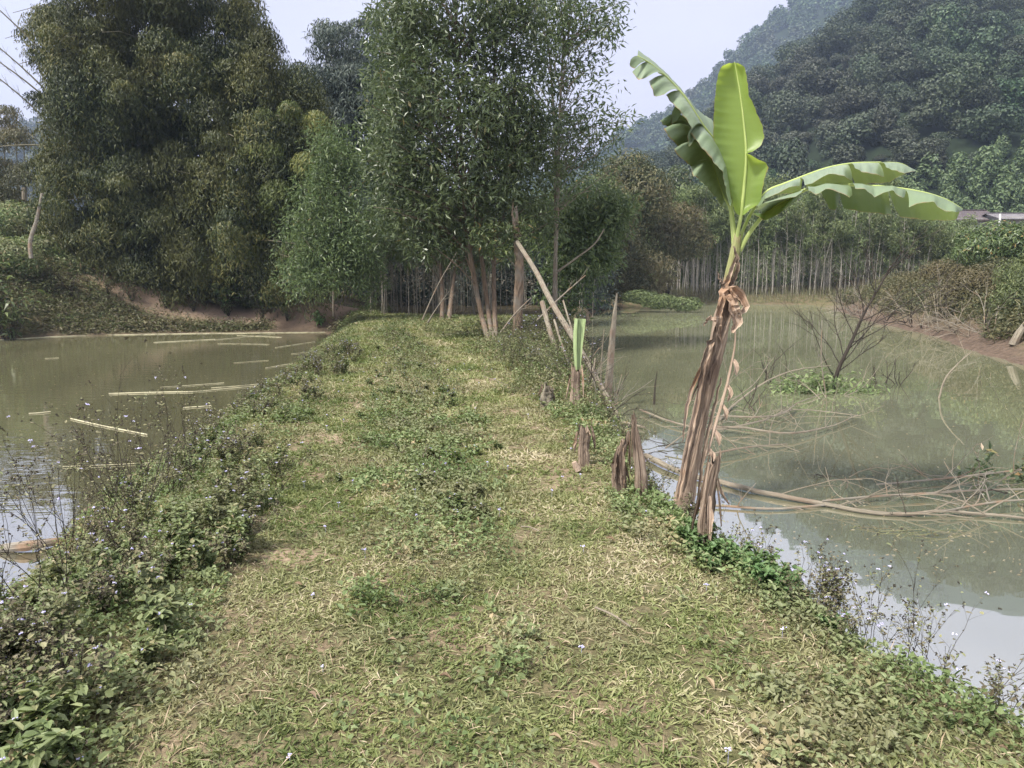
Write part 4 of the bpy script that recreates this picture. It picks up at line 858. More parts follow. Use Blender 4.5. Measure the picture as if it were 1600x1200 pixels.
# dead hanging leaf stalk right of the stem
mb = MB(); P = smooth_line([rel(at(a, b_, YB - .16)) for a, b_ in ((1141, 480), (1149, 520), (1141, 580), (1130, 625), (1118, 665), (1106, 705), (1095, 730))], 26); tube(mb, P, [.006, .008, .012, .014, .01], 6, lump=.3)
for i in (8, 12, 15, 19, 22): strip_sheet(mb, smooth_line([P[i], P[i] + A(.02, -.02, -.04), P[i] + A(random.uniform(-.02, .05), -.02, -.13)], 7), [.03, .05, .01], A(1, .2, 0) * np.ones((7, 1)), 1., 5, .5)
mb.build('dead_leaf_stalk', M['fibre_pale'], banana)
def banana_leaf(mid, sides, mat, rib=.012, petiole=None, flip=False, seed=0, ripple=.006):
    rs = np.random.RandomState(seed); Pm = smooth_line([rel(at(*q)) for q in mid], 90); tt = np.linspace(0, 1, 90)
    root = MB(); bl = MB()
    for keys, bulge, nv in sides:              # keys: (t, px, py, Y) along one strip of one half of the blade
        ks = np.array([q[0] for q in keys]); E = np.array([rel(at(q[1], q[2], q[3] + (.16 if (j == len(keys) - 1 and len(keys) > 3 and len(sides) > 3) else 0))) for j, q in enumerate(keys)]); n = max(6, int((ks[-1] - ks[0]) * 90)); t = np.linspace(ks[0], ks[-1], n)
        Mi = np.stack([np.interp(t, tt, Pm[:, c]) for c in range(3)], -1)
        if len(keys) > 2:
            e = np.stack([np.interp(t, ks, E[:, c]) for c in range(3)], -1); kk = np.ones(3) / 3
            if n > 9 and len(sides) > 5:
                ep = np.concatenate([e[:1], e, e[-1:]]); e2 = np.stack([np.convolve(ep[:, c], kk, 'valid') for c in range(3)], -1); e2[0], e2[-1] = e[0], e[-1]; e = e2
        else: e = np.stack([np.interp(t, ks, E[:, c]) for c in range(3)], -1)
        v = np.linspace(0, 1, nv)[None, :, None]; d = (e - Mi)[:, None]
        ph = rs.rand() * 6; rp = ripple * np.sin(t * 55 + ph) + ripple * .8 * np.sin(t * 121 + ph)
        V = Mi[:, None] + d * v + np.asarray(bulge)[None, None] * np.sin(v * math.pi * .9) * np.linalg.norm(d, axis=-1, keepdims=True) + (rp[:, None, None] * v ** 1.5) * A(.2, -.9, .25)
        R = np.zeros((n, nv, 3)); R[..., 0] = .5; R[..., 1] = t[:, None]; R[..., 2] = v[0, :, 0][None]
        i = (np.arange(n - 1)[:, None] * nv + np.arange(nv - 1)[None]).ravel(); F = np.stack([i, i + 1, i + nv + 1, i + nv], -1)
        # orient towards the camera: top or underside is then chosen by flip
        cn = np.cross(V[n // 2, nv // 2] - V[n // 2, 0], V[min(n // 2 + 2, n - 1), 0] - V[n // 2, 0]); toc = -(gb + V[n // 2, nv // 2] - A(0, 0, CAMH))
        a0, b0, c0, d0 = V.reshape(-1, 3)[F[len(F) // 2]]; fn = np.cross(b0 - a0, d0 - a0)
        under = bulge[0] == 'u' if isinstance(bulge[0], str) else False
        if (np.dot(fn, toc) < 0) != (flip): F = F[:, ::-1]
        bl.add(V.reshape(-1, 3), F, R.reshape(-1, 3))
    lf = bl.build('leaf', mat, banana, smooth=True)
    rb = MB(); full = [rel(at(*q)) for q in (petiole or [])] + [p for p in Pm[2::8]] + [Pm[-1]]; P = smooth_line(full, 50); tube(rb, P, np.array([.018, .015, .011, .008, .003]) * (rib / .012), 8)
    rb.build('midrib', M['ban_rib'], lf, smooth=True); return lf
Ya = YB - .12
def ks(y0, y1, pts, Y): return [((y0 - y) / (y0 - y1), x, ye, Y) for y, x, ye in pts]
left = ks(338, 97, [(338, 1150, 333), (325, 1146, 322), (305, 1142, 300), (285, 1135, 283), (260, 1126, 256), (240, 1119, 236), (215, 1115, 210), (180, 1116, 176), (150, 1118, 147), (120, 1122, 117), (106, 1128, 103), (97, 1140, 98)], Ya - .06)
r1 = ks(338, 97, [(338, 1165, 334), (330, 1172, 327), (322, 1190, 317), (305, 1191, 300), (285, 1195, 280), (268, 1201, 262), (258, 1198, 254), (248, 1182, 247), (240, 1168, 240)], Ya - .10)
r2 = ks(338, 97, [(240, 1168, 239), (232, 1176, 237), (222, 1189, 228), (212, 1195, 214), (198, 1192, 198), (180, 1184, 178), (150, 1170, 147), (120, 1167, 117), (104, 1162, 102), (97, 1153, 98)], Ya - .05)
banana_leaf([(1158, 338, Ya), (1163, 290, Ya), (1166, 240, Ya), (1163, 200, Ya + .01), (1157, 150, Ya + .02), (1148, 97, Ya + .05)],
            [(left, (0, .16, 0), 8), (r1, (0, .18, 0), 8), (r2, (0, .14, 0), 8)], M['ban_young'], .012, [(1150, 384, YB - .1), (1153, 362, Ya)], flip=True, seed=1, ripple=.004)
# curled edge of the tear on the right of the upright leaf
Yb = YB + .05
# left arching leaf: near half along its midrib, split into strips, and the far half behind
m1 = [(1142, 320, YB - .05), (1136, 275, Yb - .05), (1122, 228, Yb - .1), (1100, 198, Yb - .15), (1081, 168, Yb - .2), (1066, 146, Yb - .22), (1047, 126, Yb - .25), (1025, 105, Yb - .3), (996, 87, Yb - .35)]
Yn = YB - .35
banana_leaf(m1, [
    ([(.0, 1140, 325, Yn), (.08, 1133, 300, Yn), (.2, 1128, 272, Yn), (.30, 1111, 252, Yn), (.40, 1092, 228, Yn), (.47, 1076, 208, Yn)], (0, -.12, .12), 7),
    ([(.47, 1080, 205, Yn), (.52, 1074, 190, Yn), (.60, 1058, 172, Yn), (.70, 1040, 150, Yn)], (0, -.1, .12), 6),
    ([(.70, 1038, 149, Yn), (.73, 1022, 155, Yn), (.80, 1016, 134, Yn), (.82, 1014, 128, Yn)], (0, -.1, .1), 6),
    ([(.82, 1017, 118, Yn), (.86, 1004, 125, Yn), (.91, 996, 128, Yn), (.94, 988, 113, Yn)], (0, -.1, .1), 6),
    ([(.94, 992, 108, Yn), (.97, 983, 103, Yn), (1., 985, 94, Yn)], (0, -.1, .1), 5),
    ([(.3, 1112, 190, Yb + .35), (.5, 1082, 172, Yb + .35), (.8, 1040, 125, Yb + .2), (1., 998, 90, Yb)], (0, 0, .1), 5),
    ([(.46, 1088, 215, Yn + .1), (.50, 1077, 232, Yn + .1), (.53, 1074, 214, Yn + .1)], (0, 0, .1), 4),
    ([(.62, 1058, 190, Yn + .15), (.65, 1048, 197, Yn + .15), (.67, 1050, 176, Yn + .15)], (0, 0, .1), 4),
    ], M['ban_grey'], .012, [(1150, 388, YB - .1), (1146, 350, YB - .06)], flip=False, seed=2)
m2 = [(1141, 326, YB), (1128, 300, Yb), (1117, 268, Yb + .02), (1107, 240, Yb + .05), (1094, 215, Yb + .08), (1078, 192, Yb + .1), (1066, 180, Yb + .1)]
banana_leaf(m2, [
    ([(0, 1138, 330, Yb), (.12, 1128, 322, Yb), (.25, 1112, 302, Yb - .15), (.38, 1092, 283, Yb - .3), (.48, 1083, 278, Yb - .38), (.50, 1078, 262, Yb - .2)], (0, -.1, .1), 7),
    ([(.50, 1082, 264, Yb), (.56, 1062, 250, Yb - .32), (.60, 1052, 238, Yb - .4), (.64, 1058, 234, Yb)], (0, -.1, .12), 6),
    ([(.64, 1062, 232, Yb), (.69, 1046, 222, Yb - .35), (.74, 1036, 206, Yb - .42), (.78, 1046, 204, Yb)], (0, -.1, .12), 6),
    ([(.78, 1050, 203, Yb), (.83, 1036, 199, Yb - .3), (.90, 1030, 194, Yb - .35), (1., 1052, 184, Yb)], (0, -.1, .12), 5),
    ([(0, 1150, 318, Yb - .1), (.3, 1130, 270, Yb - .1), (.6, 1116, 232, Yb - .1), (.9, 1090, 196, Yb)], (0, 0, .1), 5)],
    M['ban_grey'], .010, [(1146, 386, YB - .06), (1143, 350, YB)], seed=3)
Yc = YB - .05
mC = [(1180, 322, YB), (1200, 298, Yc), (1224, 288, Yc), (1257, 275, Yc), (1287, 264, Yc), (1325, 256, Yc), (1374, 254, Yc), (1410, 256, Yc), (1428, 266, Yc)]
Yn, Yf = Yc - .42, Yc + .16
banana_leaf(mC, [
    ([(0, 1184, 330, Yn), (.08, 1194, 312, Yn), (.18, 1214, 304, Yn), (.26, 1232, 294, Yn), (.31, 1250, 291, Yn)], (0, -.05, .04), 6),
    ([(.31, 1256, 291, Yn), (.38, 1270, 287, Yn), (.42, 1284, 278, Yn), (.48, 1297, 272, Yn), (.56, 1318, 277, Yn), (.60, 1332, 283, Yn)], (0, -.05, .04), 6),
    ([(.60, 1334, 264, Yn), (.66, 1346, 269, Yn), (.70, 1356, 272, Yn), (.78, 1382, 277, Yn)], (0, -.05, .04), 6),
    ([(.78, 1384, 262, Yn), (.85, 1396, 268, Yn), (.92, 1412, 272, Yn), (1., 1430, 268, Yn + .1)], (0, -.05, .04), 6),
    ], M['ban_grey'], .011, [(1152, 388, YB - .08), (1164, 352, YB - .03)], seed=4)
banana_leaf([(q[0], q[1] + 1, q[2] + .015) for q in mC], [
    ([(.12, 1206, 306, Yf), (.2, 1224, 303, Yf), (.3, 1244, 302, Yf), (.33, 1252, 296, Yf)], (0, .05, .02), 5),
    ([(.33, 1262, 296, Yf), (.36, 1268, 302, Yf), (.46, 1290, 290, Yf), (.53, 1306, 300, Yf), (.6, 1334, 290, Yf)], (0, .05, .02), 5),
    ([(.6, 1338, 290, Yf), (.68, 1360, 287, Yf), (.8, 1390, 285, Yf), (.88, 1406, 275, Yf), (.94, 1418, 270, Yf)], (0, .05, .02), 5)],
    M['ban_old'], .004, flip=True, seed=5)
Yd = YB - .35
mD = [(1192, 338, YB - .1), (1210, 322, YB - .14), (1232, 309, YB - .2), (1269, 293, Yd), (1300, 289, Yd), (1325, 289, Yd - .03), (1370, 291, Yd - .08), (1430, 298, Yd - .15), (1475, 310, Yd - .2), (1504, 326, Yd - .22)]
Yn, Yf = Yd - .55, Yd + .05
banana_leaf(mD, [
    ([(0, 1178, 330, Yn + .15), (.07, 1190, 320, Yn + .15), (.14, 1216, 314, Yn + .12), (.2, 1243, 309, Yn + .1), (.24, 1252, 301, Yn + .1)], (0, -.05, .04), 6),
    ([(.24, 1262, 300, Yn), (.29, 1276, 306, Yn), (.34, 1290, 297, Yn), (.39, 1312, 302, Yn), (.43, 1326, 311, Yn), (.455, 1330, 307, Yn)], (0, -.05, .05), 7),
    ([(.455, 1336, 296, Yn), (.50, 1350, 298, Yn), (.56, 1366, 310, Yn), (.61, 1380, 303, Yn), (.65, 1394, 299, Yn), (.70, 1408, 311, Yn), (.715, 1413, 309, Yn)], (0, -.05, .05), 7),
    ([(.715, 1419, 326, Yn), (.76, 1434, 319, Yn), (.84, 1457, 317, Yn), (.90, 1474, 331, Yn), (.96, 1492, 333, Yn), (1., 1503, 330, Yn + .1)], (0, -.05, .05), 7)],
    M['ban_grey'], .013, [(1156, 392, YB - .1), (1170, 366, YB - .1)], seed=6)
banana_leaf([(q[0], q[1] + 1, q[2] + .015) for q in mD], [
    ([(.02, 1176, 334, Yf), (.1, 1196, 345, Yf), (.18, 1218, 334, Yf), (.24, 1246, 313, Yf)], (0, .05, .02), 6),
    ([(.32, 1288, 310, Yf), (.36, 1297, 326, Yf), (.39, 1306, 330, Yf), (.41, 1312, 312, Yf)], (0, .05, .02), 5),
    ([(.41, 1318, 326, Yf), (.48, 1346, 331, Yf), (.6, 1384, 335, Yf), (.64, 1395, 336, Yf)], (0, .05, .02), 6),
    ([(.64, 1400, 330, Yf), (.67, 1407, 339, Yf), (.76, 1434, 343, Yf), (.88, 1470, 345, Yf), (.96, 1494, 344, Yf), (1., 1500, 332, Yf)], (0, .05, .02), 6)],
    M['ban_old'], .004, flip=True, seed=7)

# ------------------------------------------------------------------ stumps along the right edge
def stump(px, py, pts, widths, lab, mat='fibre', nstrip=7, spread=.05, Y=None, name='banana_stump'):
    b = gh(px, py) if Y is None else at(px, py, Y); root = empty(name, b, lab, 'stump'); Yb_ = b[1]; k = Yb_ / FPX
    P = smooth_line([at(a, c, Yb_) - b for a, c in pts], 16); P[0] -= A(0, 0, .06); mb = MB(); tube(mb, P, np.array(widths) * k * .82, 18, lump=.3, caps=False); V_ = mb.V[0]; V_[-36:-18, 2] += np.random.uniform(-.03, .02, 18); V_[-18:, 2] += np.random.uniform(-.06, .07, 18); mb.build('stub', M[mat], root, smooth=True)
    for i in range(nstrip):
        a = random.uniform(0, 6.28); j = random.randint(9, 15); w = widths[min(len(widths) - 1, j * len(widths) // 16)] * k; c = P[j] + A(math.cos(a), math.sin(a), 0) * w
        L = random.uniform(.4, 1.) * (P[j][2]); e = c + A(math.cos(a) * spread * .35, math.sin(a) * spread * .35, -L * .4); f = c + A(math.cos(a) * spread * random.uniform(.2, 1.2), math.sin(a) * spread * random.uniform(.2, 1.2), -L * random.uniform(.7, 1.0))
        s = MB(); strip_sheet(s, smooth_line([c + A(0, 0, random.uniform(0, .05)), e, f], 10), [w * .4, w * random.uniform(.6, 1.1), w * .3], np.cross(A(0, 0, 1), A(math.cos(a), math.sin(a), 0)) * np.ones((10, 1)), .8, 6, .6); s.build('dry_sheath', M['fibre_pale' if i % 3 == 0 else 'fibre'], root)
    return root
stump(912, 728, [(912, 730), (911, 700), (913, 672)], [10, 10, 9, 11], 'short squat brown banana stump standing in the grass left of the split stump', nstrip=5)
stump(1001, 775, [(1001, 780), (1000, 740), (996, 700), (989, 652)], [13, 11, 9.5, 7, 3], 'tall pointed split banana stump with fraying bark in front of the pond', nstrip=4)
stump(972, 772, [(968, 776), (966, 745), (968, 712), (978, 684)], [13, 13, 9, 6], 'slumped shaggy banana stump leaning against the pointed one', nstrip=8, spread=.05)
stump(1103, 862, [(1103, 868), (1100, 830), (1103, 790), (1110, 750), (1118, 716)], [17, 15, 12, 10, 9], 'dark shaggy banana stump nearest the camera in front of the banana plant', nstrip=10, spread=.06)
r = stump(898, 642, [(898, 650), (898, 610), (900, 575)], [9, 9, 8, 8], 'dark banana stump with a pale green cut shoot rising from it', nstrip=4)
b = gh(898, 642); mb = MB(); P = smooth_line([at(902, 578, b[1]) - b, at(903, 540, b[1]) - b, at(905, 498, b[1]) - b], 12)
strip_sheet(mb, P, [.05, .09, .11, .10], A(1, 0, 0) * np.ones((12, 1)), 1.2, 8, .05); strip_sheet(mb, P + A(.01, .02, 0), [.04, .07, .09, .10], A(1, .3, 0) * np.ones((12, 1)), -1.0, 8, .05); mb.build('shoot', M['cutshoot'], r, smooth=True)
stump(855, 636, [(855, 640), (853, 622), (857, 606)], [12, 11, 9], 'low grey rotten stump half hidden in weeds on the dyke edge', mat='deadwood', nstrip=4)
p0 = gh(903, 740); pole('wood_chunk', [p0 + A(0, 0, .02), at(897, 722, p0[1])], [.03, .022], 'fibre_pale', 'small pale wood chunk propped beside the squat brown stump', 'wood')
bq = gp(948, 632, -.42); pole('dead_post', [bq - A(0, 0, .3), bq, at(952, 580, bq[1]), at(957, 520, bq[1]), at(964, 458, bq[1])], [.075, .065, .055, .045, .012], 'deadwood', 'tall pointed dead trunk standing in the water behind the green shoot', 'dead trunk', 9, 14, lump=.2)
bq = gp(938, 640, -.42); pole('dead_stick', [bq, at(940, 560, bq[1]), at(944, 514, bq[1])], [.014, .006], 'paletwig', 'thin pale stick beside the pointed dead trunk', 'stick')
bq = gp(1163, 640, -.45)
pole('dead_stick', [gp(1022, 632, -.45), at(1024, 600, rowY(632)), at(1027, 580, rowY(632))], [.02, .006], 'darktwig', 'short dark stick poking out of the water left of the banana plant', 'stick')

# ------------------------------------------------------------------ fallen wood in the right pond
zW = WR
def wpts(l, z=.03): return [gp(a, b_, zW + z) for a, b_ in l]
P = wpts([(1008, 712), (1040, 728), (1085, 744), (1130, 753), (1190, 768), (1290, 785), (1360, 797), (1425, 800), (1480, 797), (1540, 801), (1620, 808)], .04)
root = empty('fallen_tree', P[0], 'long slender fallen tree lying across the right pond from the bank', 'fallen tree'); mb = MB(); Pm = smooth_line(P, 40) - P[0]; Pm[:, 2] += .015 * np.random.randn(40).cumsum() * .2
tube(mb, Pm, [.034, .030, .025, .021, .017, .014, .010], 10, lump=.08); mb.build('trunk', M['deadwood'], root, smooth=True)
for i, a in ((18, 1), (23, 1), (28, -1), (31, 1), (35, 1)):
    mb = MB(); d = nz(Pm[i + 1] - Pm[i]) * .9 + A(.2, .55 * a, .25); branchy(mb, Pm[i], d, random.uniform(.5, 1.1), .007, 2, 6, 3, .5, .25, -.02); mb.build('branch', M['paletwig'], root)
pole('fallen_branch', wpts([(1285, 783), (1360, 776), (1450, 771), (1530, 766), (1620, 764)], .05), [.010, .012, .008], 'greybark', 'long straight pale branch lying just above the fallen tree', 'branch', twigs=9, tl=.5)
pole('fallen_branch', wpts([(1370, 757), (1430, 752), (1500, 745), (1560, 738), (1620, 732)], .04), [.008, .010, .007], 'greybark', 'thin pale branch furthest out beyond the fallen tree near the right edge', 'branch', twigs=9, tl=.5)
pole('fallen_branch', wpts([(1470, 800), (1520, 790), (1570, 783), (1620, 780)], .06), [.007, .010, .007], 'greybark', 'short grey branch joining the fallen tree at the right edge', 'branch', twigs=6)
pole('fallen_branch', wpts([(1030, 800), (1110, 790), (1200, 795), (1300, 788)], .02), [.012, .01], 'greybark', 'thin submerged looking branch between the dark shaggy stump and the fallen tree', 'branch', twigs=3)
for k in range(13):
    x = random.uniform(1290, 1600); y = random.uniform(735, 805); mb = MB(); s = gp(x, y, zW + random.uniform(.0, .05)); a = random.uniform(0, 6.28)
    branchy(mb, s, (math.cos(a), math.sin(a), random.uniform(.05, .9)), random.uniform(.3, .8), random.uniform(.004, .009), 1, 6, 3, .6, .35, -.03)
    tag(mb.build('twig', M[random.choice(['paletwig', 'darktwig', 'greybark'])], loc=s), 'thin crooked twig in the tangle around the fallen tree in the pond', 'twig', 'twigs around the fallen tree')
# brush pile by the banana plant
for l, rr, lb in (
        ([(1125, 655, -.42), (1160, 622, -.35), (1190, 600, -.28), (1235, 580, -.2), (1298, 571, -.12)], [.028, .02, .008], 'pale green branch arching up from the brush pile to the right'),
        ([(1000, 640, -.40), (1060, 662, -.40), (1110, 672, -.40), (1180, 660, -.36), (1260, 640, -.4), (1345, 650, -.44)], [.02, .018, .008], 'long low branch of the brush pile pointing right across the water'),
        ([(1075, 690, -.40), (1130, 650, -.36), (1180, 652, -.34), (1250, 628, -.36), (1300, 610, -.36)], [.022, .016, .008], 'pale branch of the brush pile rising towards the leafy bush'),
        ([(1110, 668, -.40), (1160, 668, -.35), (1210, 676, -.36), (1290, 668, -.40), (1340, 648, -.38)], [.024, .016, .006], 'dark edged branch curving low through the middle of the brush pile'),
        ([(1100, 712, -.40), (1160, 700, -.38), (1230, 694, -.42)], [.018, .01], 'short pale branch lowest in the brush pile right of the banana plant'),
        ([(1040, 700, -.40), (1080, 670, -.3), (1125, 625, -.1), (1150, 575, .02)], [.014, .005], 'thin branch standing up behind the banana stem'),
        ([(885, 600, -.3), (915, 640, -.38), (960, 656, -.40), (1008, 668, -.42)], [.03, .03, .02], 'pale barkless log lying at the bank below the pointed dead trunk'),
        ([(860, 560, -.1), (905, 600, -.2), (950, 645, -.4)], [.025, .02], 'thin pale pole slanting down to the water beside the green shoot'),
        ([(1145, 625, -.42), (1180, 598, -.2), (1200, 570, 0.0), (1212, 555, .06)], [.012, .004], 'upright stick at the head of the brush pile')):
    P = [gp(a, b_, z) for a, b_, z in l[:1]] + [None] * (len(l) - 1); Y0 = gp(l[0][0], l[0][1], l[0][2])[1]
    for i in range(1, len(l)): P[i] = gp(*l[i]) if l[i][2] < -.3 else at(l[i][0], l[i][1], P[i - 1][1] + .35)
    pole('fallen_branch', P, [q_ * .68 for q_ in rr], random.choice(['paletwig', 'deadwood']), lb, 'branch', 7, 14, twigs=7, tl=.55)
for k in range(22):
    x = np.clip(random.gauss(1110, 80), 960, 1300); y = random.gauss(672, 20) + (x - 1110) * -.03; mb = MB(); s = gp(x, y, zW + random.uniform(.0, .06)); a = random.uniform(0, 6.28)
    branchy(mb, s, (math.cos(a), math.sin(a) * .8, random.uniform(.0, .6)), random.uniform(.3, .8), random.uniform(.003, .008), 1, 6, 3, .6, .35, -.03)
    tag(mb.build('twig', M[random.choice(['paletwig', 'darktwig', 'greybark'])], loc=s), 'thin twig in the brush pile in the water around the banana plant', 'twig', 'twigs in the brush pile')
for k in range(18):
    x = random.uniform(925, 1075); y = np.interp(x, [925, 1075], [640, 725]) + random.gauss(0, 14); mb = MB(); q = gp(x, y, zW + .03); a = random.uniform(0, 6.28)
    branchy(mb, q, (math.cos(a), math.sin(a) * .6, random.uniform(.0, .8)), random.uniform(.25, .6), random.uniform(.003, .008), 1, 6, 3, .7, .35, -.02)
    tag(mb.build('twig', M[random.choice(['darktwig', 'greybark', 'darktwig'])], loc=q), 'dark dead twig in the debris at the bank between the stumps and the banana plant', 'twig', 'dark twigs at the bank behind the stumps')
# bare shrub standing in the pond
b = gp(1301, 612, zW - .0); Yt = b[1]; root = empty('bare_shrub', b, 'bare dark branching shrub standing out of the right pond', 'shrub')
tr = smooth_line([b - A(0, 0, .2), b, at(1309, 580, Yt), at(1330, 535, Yt), at(1350, 490, Yt), at(1372, 452, Yt), at(1392, 418, Yt), at(1412, 392, Yt)], 22) - b
mb = MB(); tube(mb, tr, [.04, .034, .026, .016, .007], 8, lump=.1); mb.build('trunk', M['darktwig'], root, smooth=True)
for (a, c), f, dep in (((1310, 440), 9, .0), ((1290, 470), 6, .1), ((1345, 405), 12, -.1), ((1380, 400), 14, .2), ((1440, 440), 11, .1), ((1460, 440), 9, -.2), ((1420, 480), 7, .2), ((1370, 500), 5, -.1), ((1260, 480), 5, .2), ((1390, 380), 16, .1), ((1330, 420), 15, -.2), ((1400, 540), 4, .1), ((1425, 360), 17, .1), ((1240, 520), 3, -.2), ((1475, 470), 8, .2)):
    q = tr[f]; e = at(a, c, Yt + dep) - b; mb = MB(); d = e - q; L = np.linalg.norm(d); branchy(mb, q, d, L, .010, 2, 7, 4, .45, .22, .03); mb.build('branch', M['darktwig'], root)
fo = MB()
for (a, c, rx, ry) in ((1225, 615, 28, 14), (1265, 612, 30, 16), (1300, 620, 30, 15), (1340, 612, 34, 20), (1365, 625, 20, 10), (1290, 598, 30, 16), (1250, 605, 24, 14)):
    blob(fo, [(at(a, c, Yt) , (rx * Yt / FPX, .3, ry * Yt / FPX * 1.25))], 260, .12, .042, droop=.1, jit=.9, shell=(.2, 1.35))
lf = gp(1290, 625, zW); root = empty('leafy_bush', lf, 'low leafy branch with fresh green leaves floating around the bare shrub', 'bush')
for i in range(len(fo.V)): fo.V[i] = fo.V[i] - lf
fo.build('foliage', M['grove'], root); mb = MB()
for a, c in ((1215, 615), (1250, 600), (1290, 592), (1330, 600), (1375, 620), (1240, 625), (1350, 610)):
    branchy(mb, (0, 0, -.05), at(a, c, Yt) - lf + A(0, 0, .05), np.linalg.norm(at(a, c, Yt) - lf), .012, 1, 6, 3, .5, .2)
mb.build('stem', M['paletwig'], root)
for x, y, n, hh, lb in ((1385, 598, 9, .5, 'cluster of short dark twigs standing in the water right of the bare shrub'), (1155, 640, 4, .6, 'cluster of thin dark twigs rising behind the brush pile'), (1215, 560, 6, .9, 'dark thin twigs curving up left of the bare shrub')):
    b = gp(x, max(y, 600), zW); mb = MB()
    for _ in range(n): branchy(mb, b + A(random.uniform(-.25, .25), random.uniform(-.15, .15), 0), (random.uniform(-.7, .7), 0, 1), hh * random.uniform(.5, 1.1), .009, 1, 6, 2, .5, .25)
    tag(mb.build('twig_cluster', M['darktwig'], loc=b), lb, 'twigs')
b = gp(1467, 622, zW); Yt = b[1]; pole('bare_stick', [b, at(1478, 590, Yt), at(1495, 570, Yt), at(1520, 548, Yt)], [.016, .012, .006], 'paletwig', 'forked pale stick leaning out of the water right of the bare shrub', 'stick', twigs=3, tl=.4)
pole('bare_stick', [gp(1290, 615, zW), at(1283, 560, rowY(615)), at(1285, 500, rowY(615))], [.012, .004], 'greybark', 'thin grey stick upright in the water left of the bare shrub', 'stick', twigs=3, tl=.4)
for (x, y), n, lb in (((1532, 742), 70, 'small green sprig with yellow tip leaves at the water near the right edge'), ((1600, 752), 90, 'green leafy sprig cut by the right edge of the photo')):
    p = gp(x, y, zW); root = empty('leafy_sprig', p, lb, 'sprig'); fo, sm = MB(), MB()
    blob(fo, [((0, 0, .04), (.28, .15, .06)), ((.02, 0, .16), (.08, .06, .13))], n, .10, .04, jit=.9, shell=(.1, 1.1)); fo.build('foliage', M['acacia'], root)
    branchy(sm, (0, 0, -.02), (0, 0, 1), .32, .006, 1, 5, 4, .8, .2); sm.build('stem', M['greybark'], root)
    yl = MB(); leaves(yl, A((0, 0, .26), (.03, 0, .24), (-.05, 0, .22), (.18, 0, .2)), rdir(4) + A(0, 0, 1), rdir(4), .09, .03); yl.build('yellow_leaves', M['straw'], root)
for (x, y), lb in (((1372, 826), 'little raft of floating dead leaves below the fallen tree'), ((1460, 838), 'few floating dead leaves right of the leaf raft'), ((1405, 832), 'thin floating leaf scraps beside the leaf raft')):
    p = gp(x, y, zW); mb = MB(); n = 12; leaves(mb, np.c_[np.random.randn(n) * .12, np.random.randn(n) * .03, np.random.rand(n) * .02], rdir(n) * A(1, .4, .5), A(0, 0, 1) + .4 * rdir(n), .05, .015)
    branchy(mb, (-.15, 0, .01), (1, 0, .05), .4, .004, 1, 5, 4, .6, .2); o = mb.build('leaf_litter', M['dryweed']); o.location = tuple(p); tag(o, lb, 'leaves')
# specks floating on the still pond
n = 620; px = np.random.uniform(960, 1600, n); py = np.random.uniform(530, 900, n); P = np.array([gp(a, b_, zW + .004) for a, b_ in zip(px, py)]); mb = MB()
leaves(mb, P, rdir(n) * A(1, .5, 0), A(0, 0, 1) + np.zeros((n, 3)), np.random.uniform(.01, .045, n), .006); tag(mb.build('floating_specks', M['straw']), 'scattered floating specks of plant litter on the right pond', 'litter', kind='stuff')
n = 380; px = np.random.uniform(-20, 480, n); py = np.random.uniform(535, 760, n); P = np.array([gp(a, b_, WL + .004) for a, b_ in zip(px, py)]); k = sdist(PL, P[:, 0], P[:, 1]) < -.1; P = P[k]; n = len(P); mb = MB()
leaves(mb, P, rdir(n) * A(1, .5, 0), A(0, 0, 1) + np.zeros((n, 3)), np.random.uniform(.01, .05, n), .006); tag(mb.build('floating_specks', M['straw']), 'scattered floating specks of plant litter on the left pond', 'litter', kind='stuff')
# pale stump on the right mud bank
b = gh(1583, 540); pole('driftwood', [b, at(1590, 525, b[1]), at(1604, 503, b[1])], [.12, .1, .06], 'deadwood', 'pale driftwood stump on the red mud at the right edge', 'driftwood', 9, 8)
for k in range(26):
    x = random.uniform(1290, 1560); b = gh(x, np.interp(x, [1290, 1360, 1440, 1500, 1560], [484, 498, 512, 524, 530]) + random.uniform(-6, 4)); mb = MB()
    for _ in range(4): branchy(mb, b, (random.uniform(-1, .2), random.uniform(-.5, .3), random.uniform(.2, 1)), random.uniform(.8, 2), .015, 1, 6, 3, .6, .3, -.05)
    tag(mb.build('dead_brush', M[random.choice(['greybark', 'paletwig', 'darktwig'])], loc=b), 'tangle of dry dead twigs hanging off the muddy right bank', 'brush', 'dead brush on the right mud bank')

